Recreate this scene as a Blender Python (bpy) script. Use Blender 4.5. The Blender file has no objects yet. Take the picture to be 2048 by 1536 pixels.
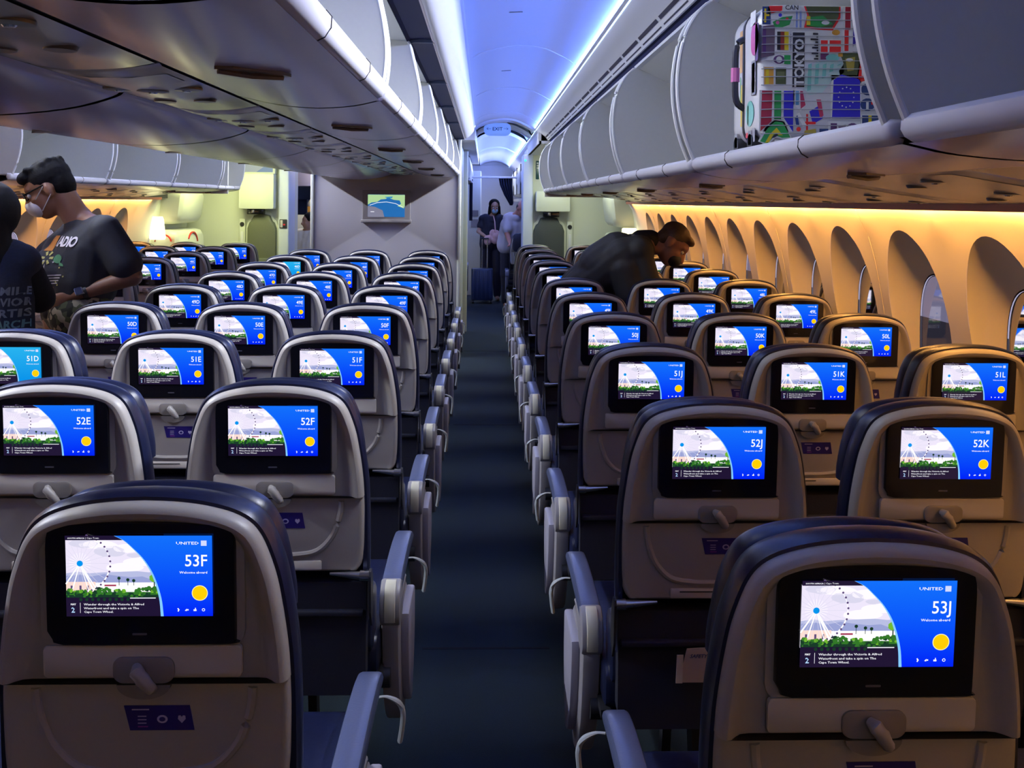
import bpy, bmesh, math, random
import numpy as np
from mathutils import Vector, Matrix
from mathutils.bvhtree import BVHTree
random.seed(7)
SC = bpy.context.scene
COL = SC.collection
V = Vector
# ---------------------------------------------------------------- camera
EYE = V((0, 0, 1.55))
FPX, YAW, ROL, HZN = 1816.5, .0302, .0097, 403.1      # focal length in pixels, turn, roll, horizon row
fw = V((math.sin(YAW), math.cos(YAW), 0)); rt = V((math.cos(YAW), -math.sin(YAW), 0)); dn = fw.cross(rt)
cr, sr = math.cos(ROL), math.sin(ROL)
cam = bpy.data.objects.new('camera', bpy.data.cameras.new('camera'))
cam.data.sensor_width = 36; cam.data.lens = 36*FPX/2048; cam.data.clip_start = .02
cam.data.shift_y = (HZN-768)/2048
mw = Matrix((rt*cr - dn*sr, -(rt*sr + dn*cr), -fw)).transposed().to_4x4(); mw.translation = EYE
cam.matrix_world = mw
COL.objects.link(cam); SC.camera = cam
# ---------------------------------------------------------------- view, world, lights
SC.view_settings.view_transform = 'Standard'; SC.view_settings.look = 'None'
SC.view_settings.gamma = 1; SC.view_settings.use_curve_mapping = False
SC.view_settings.exposure = .12
SC.cycles.use_denoising = True
SC.cycles.max_bounces = 8; SC.cycles.diffuse_bounces = 4; SC.cycles.glossy_bounces = 3
SC.cycles.transparent_max_bounces = 12
SC.cycles.sample_clamp_indirect = 4
W = bpy.data.worlds.new('dusk_sky'); SC.world = W; W.use_nodes = True
W.node_tree.nodes['Background'].inputs[0].default_value = (.62, .60, .85, 1)
W.node_tree.nodes['Background'].inputs[1].default_value = 1.0
def area(name, loc, sx, sy_, col, power, aim, spread=180):
    """rectangular lamp: sx along world Y, sy_ across; aim = direction it shines"""
    l = bpy.data.lights.new(name, 'AREA'); l.shape = 'RECTANGLE'; l.size = sx; l.size_y = sy_
    l.color = col; l.energy = power; l.spread = math.radians(spread)
    o = bpy.data.objects.new(name, l); COL.objects.link(o)
    z = -V(aim).normalized(); x = V((0, 1, 0))
    if abs(z.dot(x)) > .95: x = V((1, 0, 0))
    y = z.cross(x).normalized(); x = y.cross(z)
    m = Matrix((x, y, z)).transposed().to_4x4(); m.translation = V(loc); o.matrix_world = m
    return o
CB = -1.929                                    # mirror plane sum of the two aisles' sides
# ceiling cove strips, both edges of the ceiling over each aisle
for s in (1, -1):
    fx = (lambda x: x) if s > 0 else (lambda x: CB-x)
    area('cove_light_out', (fx(.50), 4.6, 2.287), 9.0, .02, (.085, .20, 1), 110, (-s*.8, 0, .35))
    area('cove_light_in', (fx(-.09), 4.6, 2.325), 9.0, .012, (.085, .20, 1), 48, (s*.8, 0, .25))
    area('cove_white_out', (fx(.512), 5.2, 2.270), 7.8, .014, (.93, .96, 1), 70, (-s*.85, 0, -.60), 80)
    area('cove_white_in', (fx(-.102), 5.2, 2.300), 7.8, .010, (.93, .96, 1), 88, (s*.85, 0, -.62), 80)
    area('cove_light_ahead', (fx(.50), 14.6, 2.275), 8.5, .02, (.12, .24, 1), 75, (-s*.8, 0, .3))
    area('cove_white_ahead', (fx(.512), 14.6, 2.258), 8.5, .014, (.80, .82, 1), 14, (-s*.85, 0, -.45))
    area('sidewall_wash_light', (fx(1.570), 4.1, 1.541), 11.2, .012, (1, .445, .10), 74, (s*.25, 0, -1), 160)
    area('rear_fill_light', (fx(.2), -1.5, 2.34), .5, .3, (1, .93, .74), 3.0, (0, .5, -1))  # added fill behind the camera, brightens the near bins and seat backs
area('doorway_light', (.9, 10.4, 2.10), .8, .5, (.87, .96, .70), 15, (0, .15, -1))
area('doorway_light', (CB-.9, 10.4, 2.10), .8, .7, (.90, .95, .42), 30, (0, .15, -1))
area('cabin_ahead_light', (.1, 16.6, 2.3), 2.5, .8, (.80, .8, .8), 22, (0, 0, -1))
area('galley_light', (CB-.2, 13.2, 2.2), .8, .5, (1, .86, .5), 20, (0, 0, -1))
# ---------------------------------------------------------------- helpers
MATS = {}
def mat(name, col=(.8, .8, .8), rough=.5, metal=0, emit=None, es=1, noise=0, nscale=40, bump=0, coat=0, alpha=None, spec=None, samp='AUTO'):
    if name in MATS: return MATS[name]
    m = bpy.data.materials.new(name); m.use_nodes = True; nt = m.node_tree
    b = nt.nodes['Principled BSDF']
    b.inputs['Base Color'].default_value = (*col, 1); b.inputs['Roughness'].default_value = rough
    b.inputs['Metallic'].default_value = metal
    if coat: b.inputs['Coat Weight'].default_value = coat; b.inputs['Coat Roughness'].default_value = .15
    if spec is not None: b.inputs['Specular IOR Level'].default_value = spec
    if emit:
        b.inputs['Emission Color'].default_value = (*emit, 1); b.inputs['Emission Strength'].default_value = es
        m.cycles.emission_sampling = samp
    if noise or bump:
        tc = nt.nodes.new('ShaderNodeTexCoord'); n = nt.nodes.new('ShaderNodeTexNoise')
        n.inputs['Scale'].default_value = nscale; n.inputs['Detail'].default_value = 4
        nt.links.new(tc.outputs['Object'], n.inputs['Vector'])
        if noise:
            mx = nt.nodes.new('ShaderNodeMix'); mx.data_type = 'RGBA'
            mx.inputs[6].default_value = (*[c*(1-noise) for c in col], 1)
            mx.inputs[7].default_value = (*[min(1, c*(1+noise)) for c in col], 1)
            nt.links.new(n.outputs[0], mx.inputs[0]); nt.links.new(mx.outputs[2], b.inputs['Base Color'])
        if bump:
            bp = nt.nodes.new('ShaderNodeBump'); bp.inputs['Strength'].default_value = bump; bp.inputs['Distance'].default_value = .002
            nt.links.new(n.outputs[0], bp.inputs['Height']); nt.links.new(bp.outputs[0], b.inputs['Normal'])
    MATS[name] = m
    return m
def glow(name, col, s=1.0, samp='NONE'):
    return mat(name, (0, 0, 0), .4, emit=col, es=s, samp=samp)
def link(o, parent=None):
    COL.objects.link(o)
    if parent is not None: o.parent = parent
    return o
def tag(o, label=None, cat=None, group=None, kind=None):
    for k, v in (('label', label), ('category', cat), ('group', group), ('kind', kind)):
        if v: o[k] = v
    return o
def thing(name, label, cat, loc=(0, 0, 0), rz=0, group=None):
    o = bpy.data.objects.new(name, None); o.empty_display_size = .05
    o.location = loc; o.rotation_euler = (0, 0, rz); link(o)
    return tag(o, label, cat, group)
class MB:
    """collects polygons with material slots -> one mesh"""
    def __init__(s): s.v = []; s.f = []; s.m = []; s.ms = []; s.sm = []
    def slot(s, m):
        if m not in s.ms: s.ms.append(m)
        return s.ms.index(m)
    def add(s, vs, fs, m, smooth=False):
        k = len(s.v); i = s.slot(m); s.v += [tuple(v) for v in vs]
        for f in fs: s.f.append([q+k for q in f]); s.m.append(i); s.sm.append(smooth)
        return s
    def box(s, a, b, m):
        x0, y0, z0 = a; x1, y1, z1 = b
        vs = [(x, y, z) for x in (x0, x1) for y in (y0, y1) for z in (z0, z1)]
        return s.add(vs, [(0, 1, 3, 2), (4, 6, 7, 5), (0, 4, 5, 1), (2, 3, 7, 6), (0, 2, 6, 4), (1, 5, 7, 3)], m)
    def rbox(s, a, b, m, r=.01, axis=2, n=4, smooth=True):
        """box with its 4 edges along `axis` rounded and end rims bevelled"""
        ax = [i for i in range(3) if i != axis]
        c = [(a[i]+b[i])/2 for i in range(3)]; h = [abs(b[i]-a[i])/2 for i in range(3)]
        r = min(r, h[ax[0]]*.98, h[ax[1]]*.98); e = min(r*.45, h[axis]*.9)
        loops = []
        for (t, ins) in ((-1, e), (-1, e*.3), (-1, 0), (1, 0), (1, e*.3), (1, e)):
            off = {0: h[axis], 1: h[axis]}.get(0)
            tt = t*(h[axis] - (e if ins == 0 else (e*.3 if ins == e*.3 else 0)))
            L = []
            for q, (sx, sy2) in enumerate(((1, 1), (-1, 1), (-1, -1), (1, -1))):
                for j in range(n+1):
                    an = math.pi/2*(q + j/n)
                    rr = r-ins*.0
                    p = [0, 0, 0]
                    p[ax[0]] = c[ax[0]] + sx*(h[ax[0]]-r) + math.cos(an)*(r-ins)
                    p[ax[1]] = c[ax[1]] + sy2*(h[ax[1]]-r) + math.sin(an)*(r-ins)
                    p[axis] = c[axis] + tt
                    L.append(tuple(p))
            loops.append(L)
        return s.loft(loops, m, smooth)
    def loft(s, loops, m, smooth=True, closed=True, cap0=True, cap1=True):
        n = len(loops[0]); vs = [p for L in loops for p in L]; fs = []
        for i in range(len(loops)-1):
            for j in range(n if closed else n-1):
                k = (j+1) % n
                fs.append((i*n+j, i*n+k, (i+1)*n+k, (i+1)*n+j))
        if cap0 and closed: fs.append(tuple(range(n-1, -1, -1)))
        if cap1 and closed: fs.append(tuple((len(loops)-1)*n+q for q in range(n)))
        return s.add(vs, fs, m, smooth)
    def poly(s, pts, m): return s.add(pts, [tuple(range(len(pts)))], m)
    def prism(s, pts, d, m, smooth=False):
        """flat loop pts extruded by vector d"""
        d = V(d); q = [V(p)+d for p in pts]
        return s.loft([pts, q], m, smooth)
    def tube(s, path, r, m, n=8, sx=1, up=(0, 0, 1)):
        P = [V(p) for p in path]; L = []
        rs = r if isinstance(r, (list, tuple)) else [r]*len(P)
        for i, p in enumerate(P):
            t = (P[min(i+1, len(P)-1)]-P[max(i-1, 0)]).normalized()
            u = V(up)
            if abs(t.dot(u)) > .95: u = V((1, 0, 0)) if abs(t.x) < .9 else V((0, 1, 0))
            a = t.cross(u).normalized(); b = a.cross(t)
            L.append([tuple(p + a*math.cos(k*2*math.pi/n)*rs[i]*sx + b*math.sin(k*2*math.pi/n)*rs[i]) for k in range(n)])
        return s.loft(L, m)
    def cyl(s, a, b, r, m, n=16, r2=None): return s.tube([a, b], [r, r if r2 is None else r2], m, n)
    def disc(s, c, r, m, u=(1, 0, 0), w=(0, 0, 1), n=20, rb=None):
        rb = rb or r
        return s.poly([tuple(V(c)+V(u)*math.cos(k*2*math.pi/n)*r+V(w)*math.sin(k*2*math.pi/n)*rb) for k in range(n)], m)
    def mesh(s, name):
        me = bpy.data.meshes.new(name); me.from_pydata(s.v, [], s.f)
        for m in s.ms: me.materials.append(m)
        me.polygons.foreach_set('material_index', s.m); me.polygons.foreach_set('use_smooth', s.sm)
        me.update()
        bm = bmesh.new(); bm.from_mesh(me); bmesh.ops.recalc_face_normals(bm, faces=bm.faces)
        bm.to_mesh(me); bm.free()
        if any(s.sm):
            try: me.set_sharp_from_angle(angle=math.radians(40))
            except Exception: pass
        return me
    def flatmesh(s, name):
        me = bpy.data.meshes.new(name); me.from_pydata(s.v, [], s.f)
        for m in s.ms: me.materials.append(m)
        me.polygons.foreach_set('material_index', s.m); me.update(); return me
    def build(s, name, parent=None, loc=(0, 0, 0), rot=(0, 0, 0)):
        o = bpy.data.objects.new(name, s.mesh(name)); o.location = loc; o.rotation_euler = rot
        return link(o, parent)
def obj(name, me, parent=None, loc=(0, 0, 0)):
    o = bpy.data.objects.new(name, me); o.location = loc; return link(o, parent)
def structure(o): o['kind'] = 'structure'; return o
def spline(pts, n=6, closed=False):
    P = [V(p) for p in pts]; out = []; N = len(P)
    for i in range(N if closed else N-1):
        a, b, c, d = (P[(i-1) % N] if closed or i else P[0]*2-P[1]), P[i], P[(i+1) % N], (P[(i+2) % N] if closed or i < N-2 else P[-1]*2-P[-2])
        for k in range(n):
            t = k/n
            out.append(.5*((2*b)+(c-a)*t+(2*a-5*b+4*c-d)*t*t+(3*b-a-3*c+d)*t**3))
    if not closed: out.append(P[-1])
    return out
_tx = {}
def text_geo(txt, size=1.0, align='LEFT', bold=0, shear=0, res=2, space=1):
    """(verts2d, faces) of a text line with its base line at y=0; size is the cap height"""
    k = (txt, size, align, bold, shear, res, space)
    if k in _tx: return _tx[k]
    c = bpy.data.curves.new('txt', 'FONT'); c.body = txt; c.size = size/.73; c.align_x = align
    c.resolution_u = res; c.offset = bold*size; c.shear = shear; c.space_character = space
    o = bpy.data.objects.new('txt', c); COL.objects.link(o)
    dg = bpy.context.evaluated_depsgraph_get(); me = bpy.data.meshes.new_from_object(o.evaluated_get(dg))
    vs = [(v.co.x, v.co.y) for v in me.vertices]; fs = [tuple(p.vertices) for p in me.polygons]
    bpy.data.objects.remove(o); bpy.data.curves.remove(c); bpy.data.meshes.remove(me)
    _tx[k] = (vs, fs); return _tx[k]
def put_text(mb, txt, fn, m, fit=None, **kw):
    """fn(x, y) -> 3d point; fit = width the line is squeezed to"""
    vs, fs = text_geo(txt, **kw)
    if not vs: return
    if fit:
        x0 = min(v[0] for v in vs); x1 = max(v[0] for v in vs); s = fit/(x1-x0)
        vs = [(v[0]*s, v[1]) for v in vs]
    mb.add([fn(*v) for v in vs], fs, m)
# materials
PL = mat('grey_seat_plastic', (.33, .31, .30), .42, noise=.04, nscale=300, bump=.08)
PL2 = mat('light_tray_ledge_plastic', (.50, .47, .44), .38)
PLD = mat('darker_latch_plastic', (.20, .185, .18), .4)
NAVY = mat('navy_leather', (.006, .009, .034), .34, noise=.2, nscale=60, bump=.25)
NAVB = mat('navy_fabric_dark', (.004, .006, .020), .8, noise=.3, nscale=200, bump=.3)
BLACK = mat('black_gloss', (.006, .006, .010), .10)
DARK = mat('dark_plastic', (.015, .016, .022), .5)
SILV = mat('silver_metal', (.62, .62, .66), .25, 1)
CREAM = mat('cream_plastic', (.62, .60, .50), .35)
ARMG = mat('armrest_grey_plastic', (.29, .28, .31), .36)
PAD = mat('armrest_pad_bluegrey', (.085, .105, .21), .30, noise=.06, nscale=200, bump=.15, coat=.3)
WHT = mat('white_cabin_plastic', (.72, .72, .74), .40)
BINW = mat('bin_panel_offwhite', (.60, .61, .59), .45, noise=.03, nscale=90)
BINU = mat('bin_underside_bounce_tint', (.36, .32, .52), .22, noise=.03, nscale=60)  # violet in the base colour stands in for blue bounce light
BEIGE = mat('sidewall_warm_white', (.74, .70, .62), .55)
PLAC = mat('blue_placard', (.018, .010, .16), .4)
# ---------------------------------------------------------------- seat-back picture shown by every screen
SKY_ = glow('screen_sky', (.80, .74, .90)); CLD = glow('screen_cloud', (.95, .90, .98)); CLD2 = glow('screen_cloud_shade', (.66, .64, .80))
MTN = glow('screen_mountain', (.30, .34, .62)); MTN2 = glow('screen_mountain_far', (.45, .48, .72)); BLD = glow('screen_building', (.95, .68, .60)); BLW = glow('screen_white', (1, .97, 1))
TR1 = glow('screen_tree', (.03, .17, .02)); TR2 = glow('screen_tree_light', (.16, .45, .03)); TR3 = glow('screen_tree_dark', (.008, .04, .02))
DKB = glow('screen_dark_band', (.012, .006, .030)); HUB = glow('screen_hub_blue', (.0, .28, .80)); POD = glow('screen_pod', (.10, .06, .18))
ARC = glow('screen_arc', (.22, .56, 1)); SUN = glow('screen_sun', (1, .58, 0)); SUNR = glow('screen_sun_ring', (1, .86, .40)); TXW = glow('screen_text', (.92, .93, 1)); TX2 = glow('screen_text_blue', (.45, .68, 1))
LOGO = glow('screen_logo_square', (.60, .66, .95))
def blue_grad(name, top, bot):
    m = bpy.data.materials.new(name); m.use_nodes = True; nt = m.node_tree; nt.nodes.remove(nt.nodes['Principled BSDF'])
    tc = nt.nodes.new('ShaderNodeTexCoord'); sx = nt.nodes.new('ShaderNodeSeparateXYZ'); mr = nt.nodes.new('ShaderNodeMapRange')
    mr.inputs[1].default_value = -.06; mr.inputs[2].default_value = .06
    mx = nt.nodes.new('ShaderNodeMix'); mx.data_type = 'RGBA'; mx.inputs[6].default_value = (*bot, 1); mx.inputs[7].default_value = (*top, 1)
    e = nt.nodes.new('ShaderNodeEmission'); L = nt.links
    L.new(tc.outputs['Object'], sx.inputs[0]); L.new(sx.outputs[2], mr.inputs[0]); L.new(mr.outputs[0], mx.inputs[0]); L.new(mx.outputs[2], e.inputs[0])
    L.new(e.outputs[0], nt.nodes['Material Output'].inputs[0]); m.cycles.emission_sampling = 'FRONT'; return m
SW, SH = .199, .1142
def picture(name, top=(.006, .155, .90), bot=(.0, .010, .88)):
    BLU = blue_grad(name+'_blue', top, bot)
    mb = MB()
    def P(u, v, k=0): return ((u-.5)*SW, -.0001*k, (.5-v)*SH)
    def rect(u0, v0, u1, v1, m, k): mb.poly([P(u0, v0, k), P(u1, v0, k), P(u1, v1, k), P(u0, v1, k)], m)
    def circ(u, v, r, m, k, n=22): mb.poly([(P(u, v, k)[0]+r*SW*math.cos(a*2*math.pi/n), -.0001*k, P(u, v)[2]+r*SW*math.sin(a*2*math.pi/n)) for a in range(n)], m)
    def seg(a, b, w, m, k):
        A = V((P(*a)[0], P(*a)[2])); B = V((P(*b)[0], P(*b)[2])); d = (B-A).normalized(); nn = V((-d.y, d.x))*w*SW/2
        mb.poly([(q.x, -.0001*k, q.y) for q in (A-nn, B-nn, B+nn, A+nn)], m)
    rd = random.Random(3)
    rect(0, .055, .66, .78, SKY_, 0)
    for (u, v, r, s, c) in ((.30, .20, .10, .35, CLD2), (.42, .16, .09, .3, CLD), (.50, .33, .10, .3, CLD), (.22, .12, .12, .22, CLD), (.40, .40, .12, .25, CLD), (.12, .10, .09, .3, CLD2), (.47, .25, .05, .3, CLD2)):
        mb.poly([(P(u, v)[0]+r*SW*math.cos(a*math.pi/8)*(1+.15*rd.random()), -.0001, P(u, v)[2]+r*s*SW*math.sin(a*math.pi/8)*(1+.3*rd.random())) for a in range(16)], c)
    mb.poly([P(u, v, 2) for u, v in ((0, .47), (.08, .45), (.16, .47), (.24, .46), (.33, .455), (.40, .45), (.48, .445), (.56, .46), (.66, .45), (.66, .60), (0, .60))], MTN2)
    mb.poly([P(u, v, 3) for u, v in ((0, .50), (.10, .49), (.17, .51), (.26, .48), (.34, .50), (.44, .52), (.52, .51), (.58, .55), (.66, .56), (.66, .62), (0, .62))], MTN)
    rect(0, .585, .66, .70, BLW, 4); rect(0, .575, .20, .70, BLD, 5); rect(.20, .59, .26, .69, BLW, 5)
    for u in (.03, .09, .14): rect(u, .62, u+.014, .68, POD, 6)
    rect(.26, .61, .34, .63, mat('x', ()) if False else glow('screen_roof', (.35, .03, .08)), 6)
    hu, hv, R = .097, .345, .203
    asp = SW/SH
    for k in range(44):                                   # spokes
        a = k*2*math.pi/44; c = math.cos(a)
        r0, r1 = .03, (.075 if k % 2 else .198)
        e = [hu+c*r1, hv+math.sin(a)*r1*asp]
        if e[0] < .002:
            t = (hu-.002)/(hu-e[0]); e = [.002, hv+(e[1]-hv)*t]
        if e[1] < .06:
            t = (hv-.06)/(hv-e[1]); e = [hu+(e[0]-hu)*t, .06]
        seg((hu+c*r0*.8, hv+math.sin(a)*r0*.8*asp), e, .0022, BLW if k % 2 else CLD2, 7)
    n = 48; pr = None
    for k in range(n+1):                                  # rim and gondolas
        a = -math.pi/2*.86 + k*math.pi*.93/n
        p = (hu+math.cos(a)*R, hv+math.sin(a)*R*asp)
        if pr: seg(pr, p, .004 if a < .25 else .009, BLW, 8)
        pr = p
        if k % 3 == 0: circ(p[0]+.004, p[1], .0075, POD, 9, 8)
    for (u, v, w) in ((.0, .60, .010), (.045, .66, .008), (.19, .69, .012), (.215, .69, .008), (.155, .69, .006)): seg((hu, hv), (u, v), w, BLW, 10)
    circ(hu, hv, .021, HUB, 11)
    for u, v in ((.36, .53), (.42, .55), (.46, .56)):
        seg((u, v), (u, .62), .004, TR3, 6); circ(u, v, .012, TR3, 7, 7)
    seg((.60, .52), (.60, .66), .008, TR3, 6); circ(.595, .53, .03, TR2, 7, 7)
    for k in range(150):
        u = rd.random()*.64; v = .668+rd.random()**1.3*.10+.02*math.sin(u*19); mb_m = rd.choice((TR1, TR1, TR1, TR2, TR3, TR3)) if v < .73 else rd.choice((TR1, TR3, TR3))
        circ(u, v, .006+rd.random()*.012, mb_m, 12+k % 3, 6)
    rect(0, .70, .66, .78, TR1, 11); rect(0, .735, .66, .78, TR3, 11.5)
    rect(0, .765, .66, 1, DKB, 16); rect(0, 0, .66, .055, DKB, 16)
    for k in range(9): circ(.10+.04*k, .79, .012, TR3, 17, 7)
    rect(.435, .768, .61, .778, TXW, 18); rect(.094, .83, .0965, .955, TXW, 18)
    crv = [(.335, 0), (.40, .06), (.455, .15), (.512, .256), (.55, .35), (.581, .45), (.605, .56), (.625, .68), (.640, .82), (.647, 1)]
    CV = [(p.x, p.y) for p in spline([(u, v, 0) for u, v in crv], 3)]
    mb.poly([P(u, v, 19) for u, v in CV]+[P(1, 1, 19), P(1, 0, 19)], BLU)
    for i in range(len(CV)-1):
        w0, w1 = .004+.016*CV[i][1], .004+.016*CV[i+1][1]
        mb.poly([P(CV[i][0]-w0*.2, CV[i][1], 20), P(CV[i+1][0]-w1*.2, CV[i+1][1], 20), P(CV[i+1][0]+w1*.8, CV[i+1][1], 20), P(CV[i][0]+w0*.8, CV[i][1], 20)], ARC)
    circ(.912, .711, .055, SUNR, 21, 28); circ(.912, .711, .050, SUN, 22, 28)
    rect(.924, .06, .963, .125, LOGO, 21)
    def T(txt, u, v, size, m=TXW, fit=None, align='LEFT', **kw):
        o = P(u, v, 22); put_text(mb, txt, lambda x, y: (o[0]+x, o[1], o[2]+y), m, fit=fit and fit*SW, size=size*SH, align=align, res=1, **kw)
    T('UNITED', .912, .108, .036, align='RIGHT', fit=.155, bold=.015)
    T('Welcome aboard', .966, .468, .030, align='RIGHT', fit=.19, bold=.02)
    T('MAY', .031, .857, .022, fit=.036, bold=.04); T('2', .034, .948, .066, TX2, bold=.02)
    T('Wander through the Victoria & Alfred', .12, .860, .026, fit=.41, bold=.015)
    T('Waterfront and take a spin on The', .12, .908, .026, fit=.375, bold=.015)
    T('Cape Town Wheel.', .12, .953, .026, fit=.20, bold=.015)
    T('SOUTH AFRICA', .02, .036, .016, fit=.115, bold=.03); T('| Cape Town', .14, .036, .020, fit=.09)
    seg((.760, .90), (.770, .925), .008, TXW, 22); seg((.768, .915), (.762, .94), .008, TXW, 22)
    mb.poly([P(u, v, 22) for u, v in ((.808, .93), (.822, .905), (.822, .935))], TXW); rect(.824, .912, .834, .928, TXW, 22)
    rect(.868, .915, .888, .935, TXW, 22); rect(.878, .895, .884, .92, TXW, 22)
    circ(.936, .92, .011, TXW, 22, 14); circ(.936, .92, .0065, BLU, 23, 12)
    return mb.flatmesh(name)
PIC = picture('seat_screen_picture')
PIC_TEAL = picture('seat_screen_picture_teal', (.02, .42, .80), (.0, .25, .75))
# ---------------------------------------------------------------- seat meshes (origin: floor under the screen; +Y forward)
ZS = 1.020                                         # height of the screen's centre
def lean(p): return (p[0], p[1] - (p[2]-ZS)*.075, p[2])
_half = [(0, .098), (.04, .0965), (.075, .0925), (.105, .086), (.130, .077), (.149, .064), (.162, .046), (.172, .022), (.181, -.006), (.187, -.035), (.193, -.073), (.198, -.115), (.2005, -.155)]
_low = [(.2005, -.155), (.201, -.19), (.2005, -.24), (.199, -.28), (.194, -.318), (.186, -.332)]
def ring(half, d, dz=0):
    """full outline (x,z) from half outline, inset by d (negative: outset)"""
    pts = [(p.x, p.y) for p in spline([(a, b, 0) for a, b in half], 3)]
    full = [(-x, z) for x, z in reversed(pts[1:])] + pts
    out = []
    N = len(full)
    for i, (x, z) in enumerate(full):
        a = full[max(0, i-1)]; b = full[min(N-1, i+1)]
        t = V((b[0]-a[0], b[1]-a[1])).normalized(); nrm = V((t.y, -t.x))      # points inwards for left->right over the top
        if d: x, z = x+nrm.x*d, z+nrm.y*d
        out.append((x, z+dz))
    return out
def L3(r2, y, zs=ZS): return [lean((x, y, z+zs)) for x, z in r2]
def close_ring(half, d, zb, extra=0):
    """outline closed along a straight lower edge at zb"""
    r = ring(half, d); r[0] = (r[0][0], zb); r[-1] = (r[-1][0], zb)
    n = 6; x0, x1 = r[-1][0], r[0][0]
    return r + [(x0+(x1-x0)*k/n, zb) for k in range(1, n)]
def rrect(x0, z0, x1, z1, r, n=5):
    out = []
    for q, (cx, cz) in enumerate(((x1-r, z1-r), (x0+r, z1-r), (x0+r, z0+r), (x1-r, z0+r))):
        for j in range(n+1):
            a = math.pi/2*(q+j/n); out.append((cx+math.cos(a)*r, cz+math.sin(a)*r))
    return out
# upper shell: rim crest around a dished field
s = MB()
prof = [(-.001, .030), (.000, .004), (.002, -.006), (.006, -.012), (.011, -.0145), (.017, -.013), (.024, -.006), (.032, .000), (.044, .002)]
s.loft([L3(close_ring(_half, d, -.155), y) for d, y in prof], PL, cap0=False, cap1=True)
# cheeks beside the screen well and header above it
s.prism([lean((x, -.004, z+ZS)) for x, z in rrect(-.140, -.112, .140, .078, .030)], (0, .006, 0), PL)
SHELL = s.mesh('seat_back_shell')
s = MB(); s.loft([L3(rrect(-.136, -.149+i, .136, -.103-i, .006), y) for i, y in ((0, -.002), (0, -.0075), (.002, -.009))], PL2, cap0=False); LEDGE = s.mesh('tray_ledge')
s = MB()                                           # stowed tray below the seam
lowfull = [(x, z) for x, z in ring(_low, 0)]
lowfull = ring(_low, 0)
_lw = [(.2000, -.1562), (.201, -.19), (.2005, -.24), (.199, -.28), (.194, -.315), (.182, -.332)]
def low_ring(i, bot=0):
    pts = [(p.x-i, p.y) for p in spline([(a, b, 0) for a, b in _lw], 3)]
    pts[0] = (pts[0][0], -.1562-i*.12); pts[-1] = (pts[-1][0], -.332+i*.6)
    r = pts + [(-x, z) for x, z in reversed(pts)]
    return r
s.loft([[lean((x, y, z+ZS)) for x, z in low_ring(i)] for i, y in ((0, .030), (0, .008), (.003, .002), (.008, -.002), (.014, -.003))], PL, cap0=False)
U = spline([(-.150, 0, -.165), (-.146, 0, -.20), (-.130, 0, -.245), (-.095, 0, -.281), (-.045, 0, -.291), (0, 0, -.292), (.045, 0, -.291), (.095, 0, -.281), (.130, 0, -.245), (.146, 0, -.20), (.150, 0, -.165)], 4)
s.tube([lean((p.x, -.001, p.z+ZS)) for p in U], .0075, PL, 8)
TRAY = s.mesh('tray_table')
s = MB(); s.loft([L3(rrect(-.095+i, -.326+i, .105-i, -.304-i, .003), y) for i, y in ((0, .000), (0, -.0055), (.001, -.0065))], PL2, cap0=False)
s.box((-.075, .0156, ZS-.312), (.02, .0160, ZS-.3095), DARK)
LABELBAR = s.mesh('seat_back_label_strip')
# latch: dished plate + slanted toggle
s = MB(); s.loft([L3(rrect(-.040+i, -.1545, .044-i, -.118-i, .013), y) for i, y in ((0, -.006), (0, -.012), (.002, -.0135))], PLD, cap0=False)
s.loft([[lean((.002+x*.037, y, ZS-.157-abs(z)*.021)) for x, z in [(math.cos(a), math.sin(a)) for a in [math.pi*k/14 for k in range(15)]]]+[] for y in (-.006, -.0135)], PLD, cap0=False)
LATCHP = s.mesh('latch_plate')
s = MB(); s.tube([lean((-.006, -.016, ZS-.129)), lean((-.002, -.026, ZS-.131)), lean((.006, -.028, ZS-.141)), lean((.016, -.024, ZS-.157)), lean((.019, -.018, ZS-.161))], [.006, .0100, .0098, .0085, .005], PL, 10)
TOGGLE = s.mesh('latch_toggle')
# placard
s = MB(); s.prism([lean((x, -.0042, z+ZS)) for x, z in ((-.029, -.192), (.062, -.192), (.068, -.228), (-.021, -.228))], (0, .002, 0), PLAC)
IC = mat('placard_icon', (.45, .42, .65), .5); IC2 = mat('placard_icon_red', (.30, .05, .35), .5)
def lp(x, z, y=-.0046): return lean((x, y, z+ZS))
for cx0, kind in ((-.004, 0), (.024, 1), (.051, 2)):
    if kind == 1:
        s.poly([lp(cx0+math.cos(a)*.0075, -.2115+math.sin(a)*.006) for a in [k*math.pi/7 for k in range(14)]], IC)
        s.poly([lp(cx0+math.cos(a)*.0045, -.2115+math.sin(a)*.0034, -.0049) for a in [k*math.pi/6 for k in range(12)]], PLAC)
    elif kind == 0:
        for dz in (-.2065, -.2115, -.2165): s.poly([lp(cx0-.006, dz), lp(cx0+.006, dz), lp(cx0+.006, dz-.0015), lp(cx0-.006, dz-.0015)], IC)
        s.poly([lp(cx0-.006, -.2215), lp(cx0+.008, -.2215), lp(cx0+.008, -.2232), lp(cx0-.006, -.2232)], IC2)
    else: s.poly([lp(cx0+x*.006, -.2115+z*.006) for x, z in ((0, -1), (.9, 0), (.8, .8), (.3, .9), (0, .5), (-.3, .9), (-.8, .8), (-.9, 0))], IC)
s.poly([lp(-.018, -.1965), lp(.006, -.1965), lp(.006, -.1983), lp(-.018, -.1983)], IC)
PLACARD = s.mesh('placard')
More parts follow.
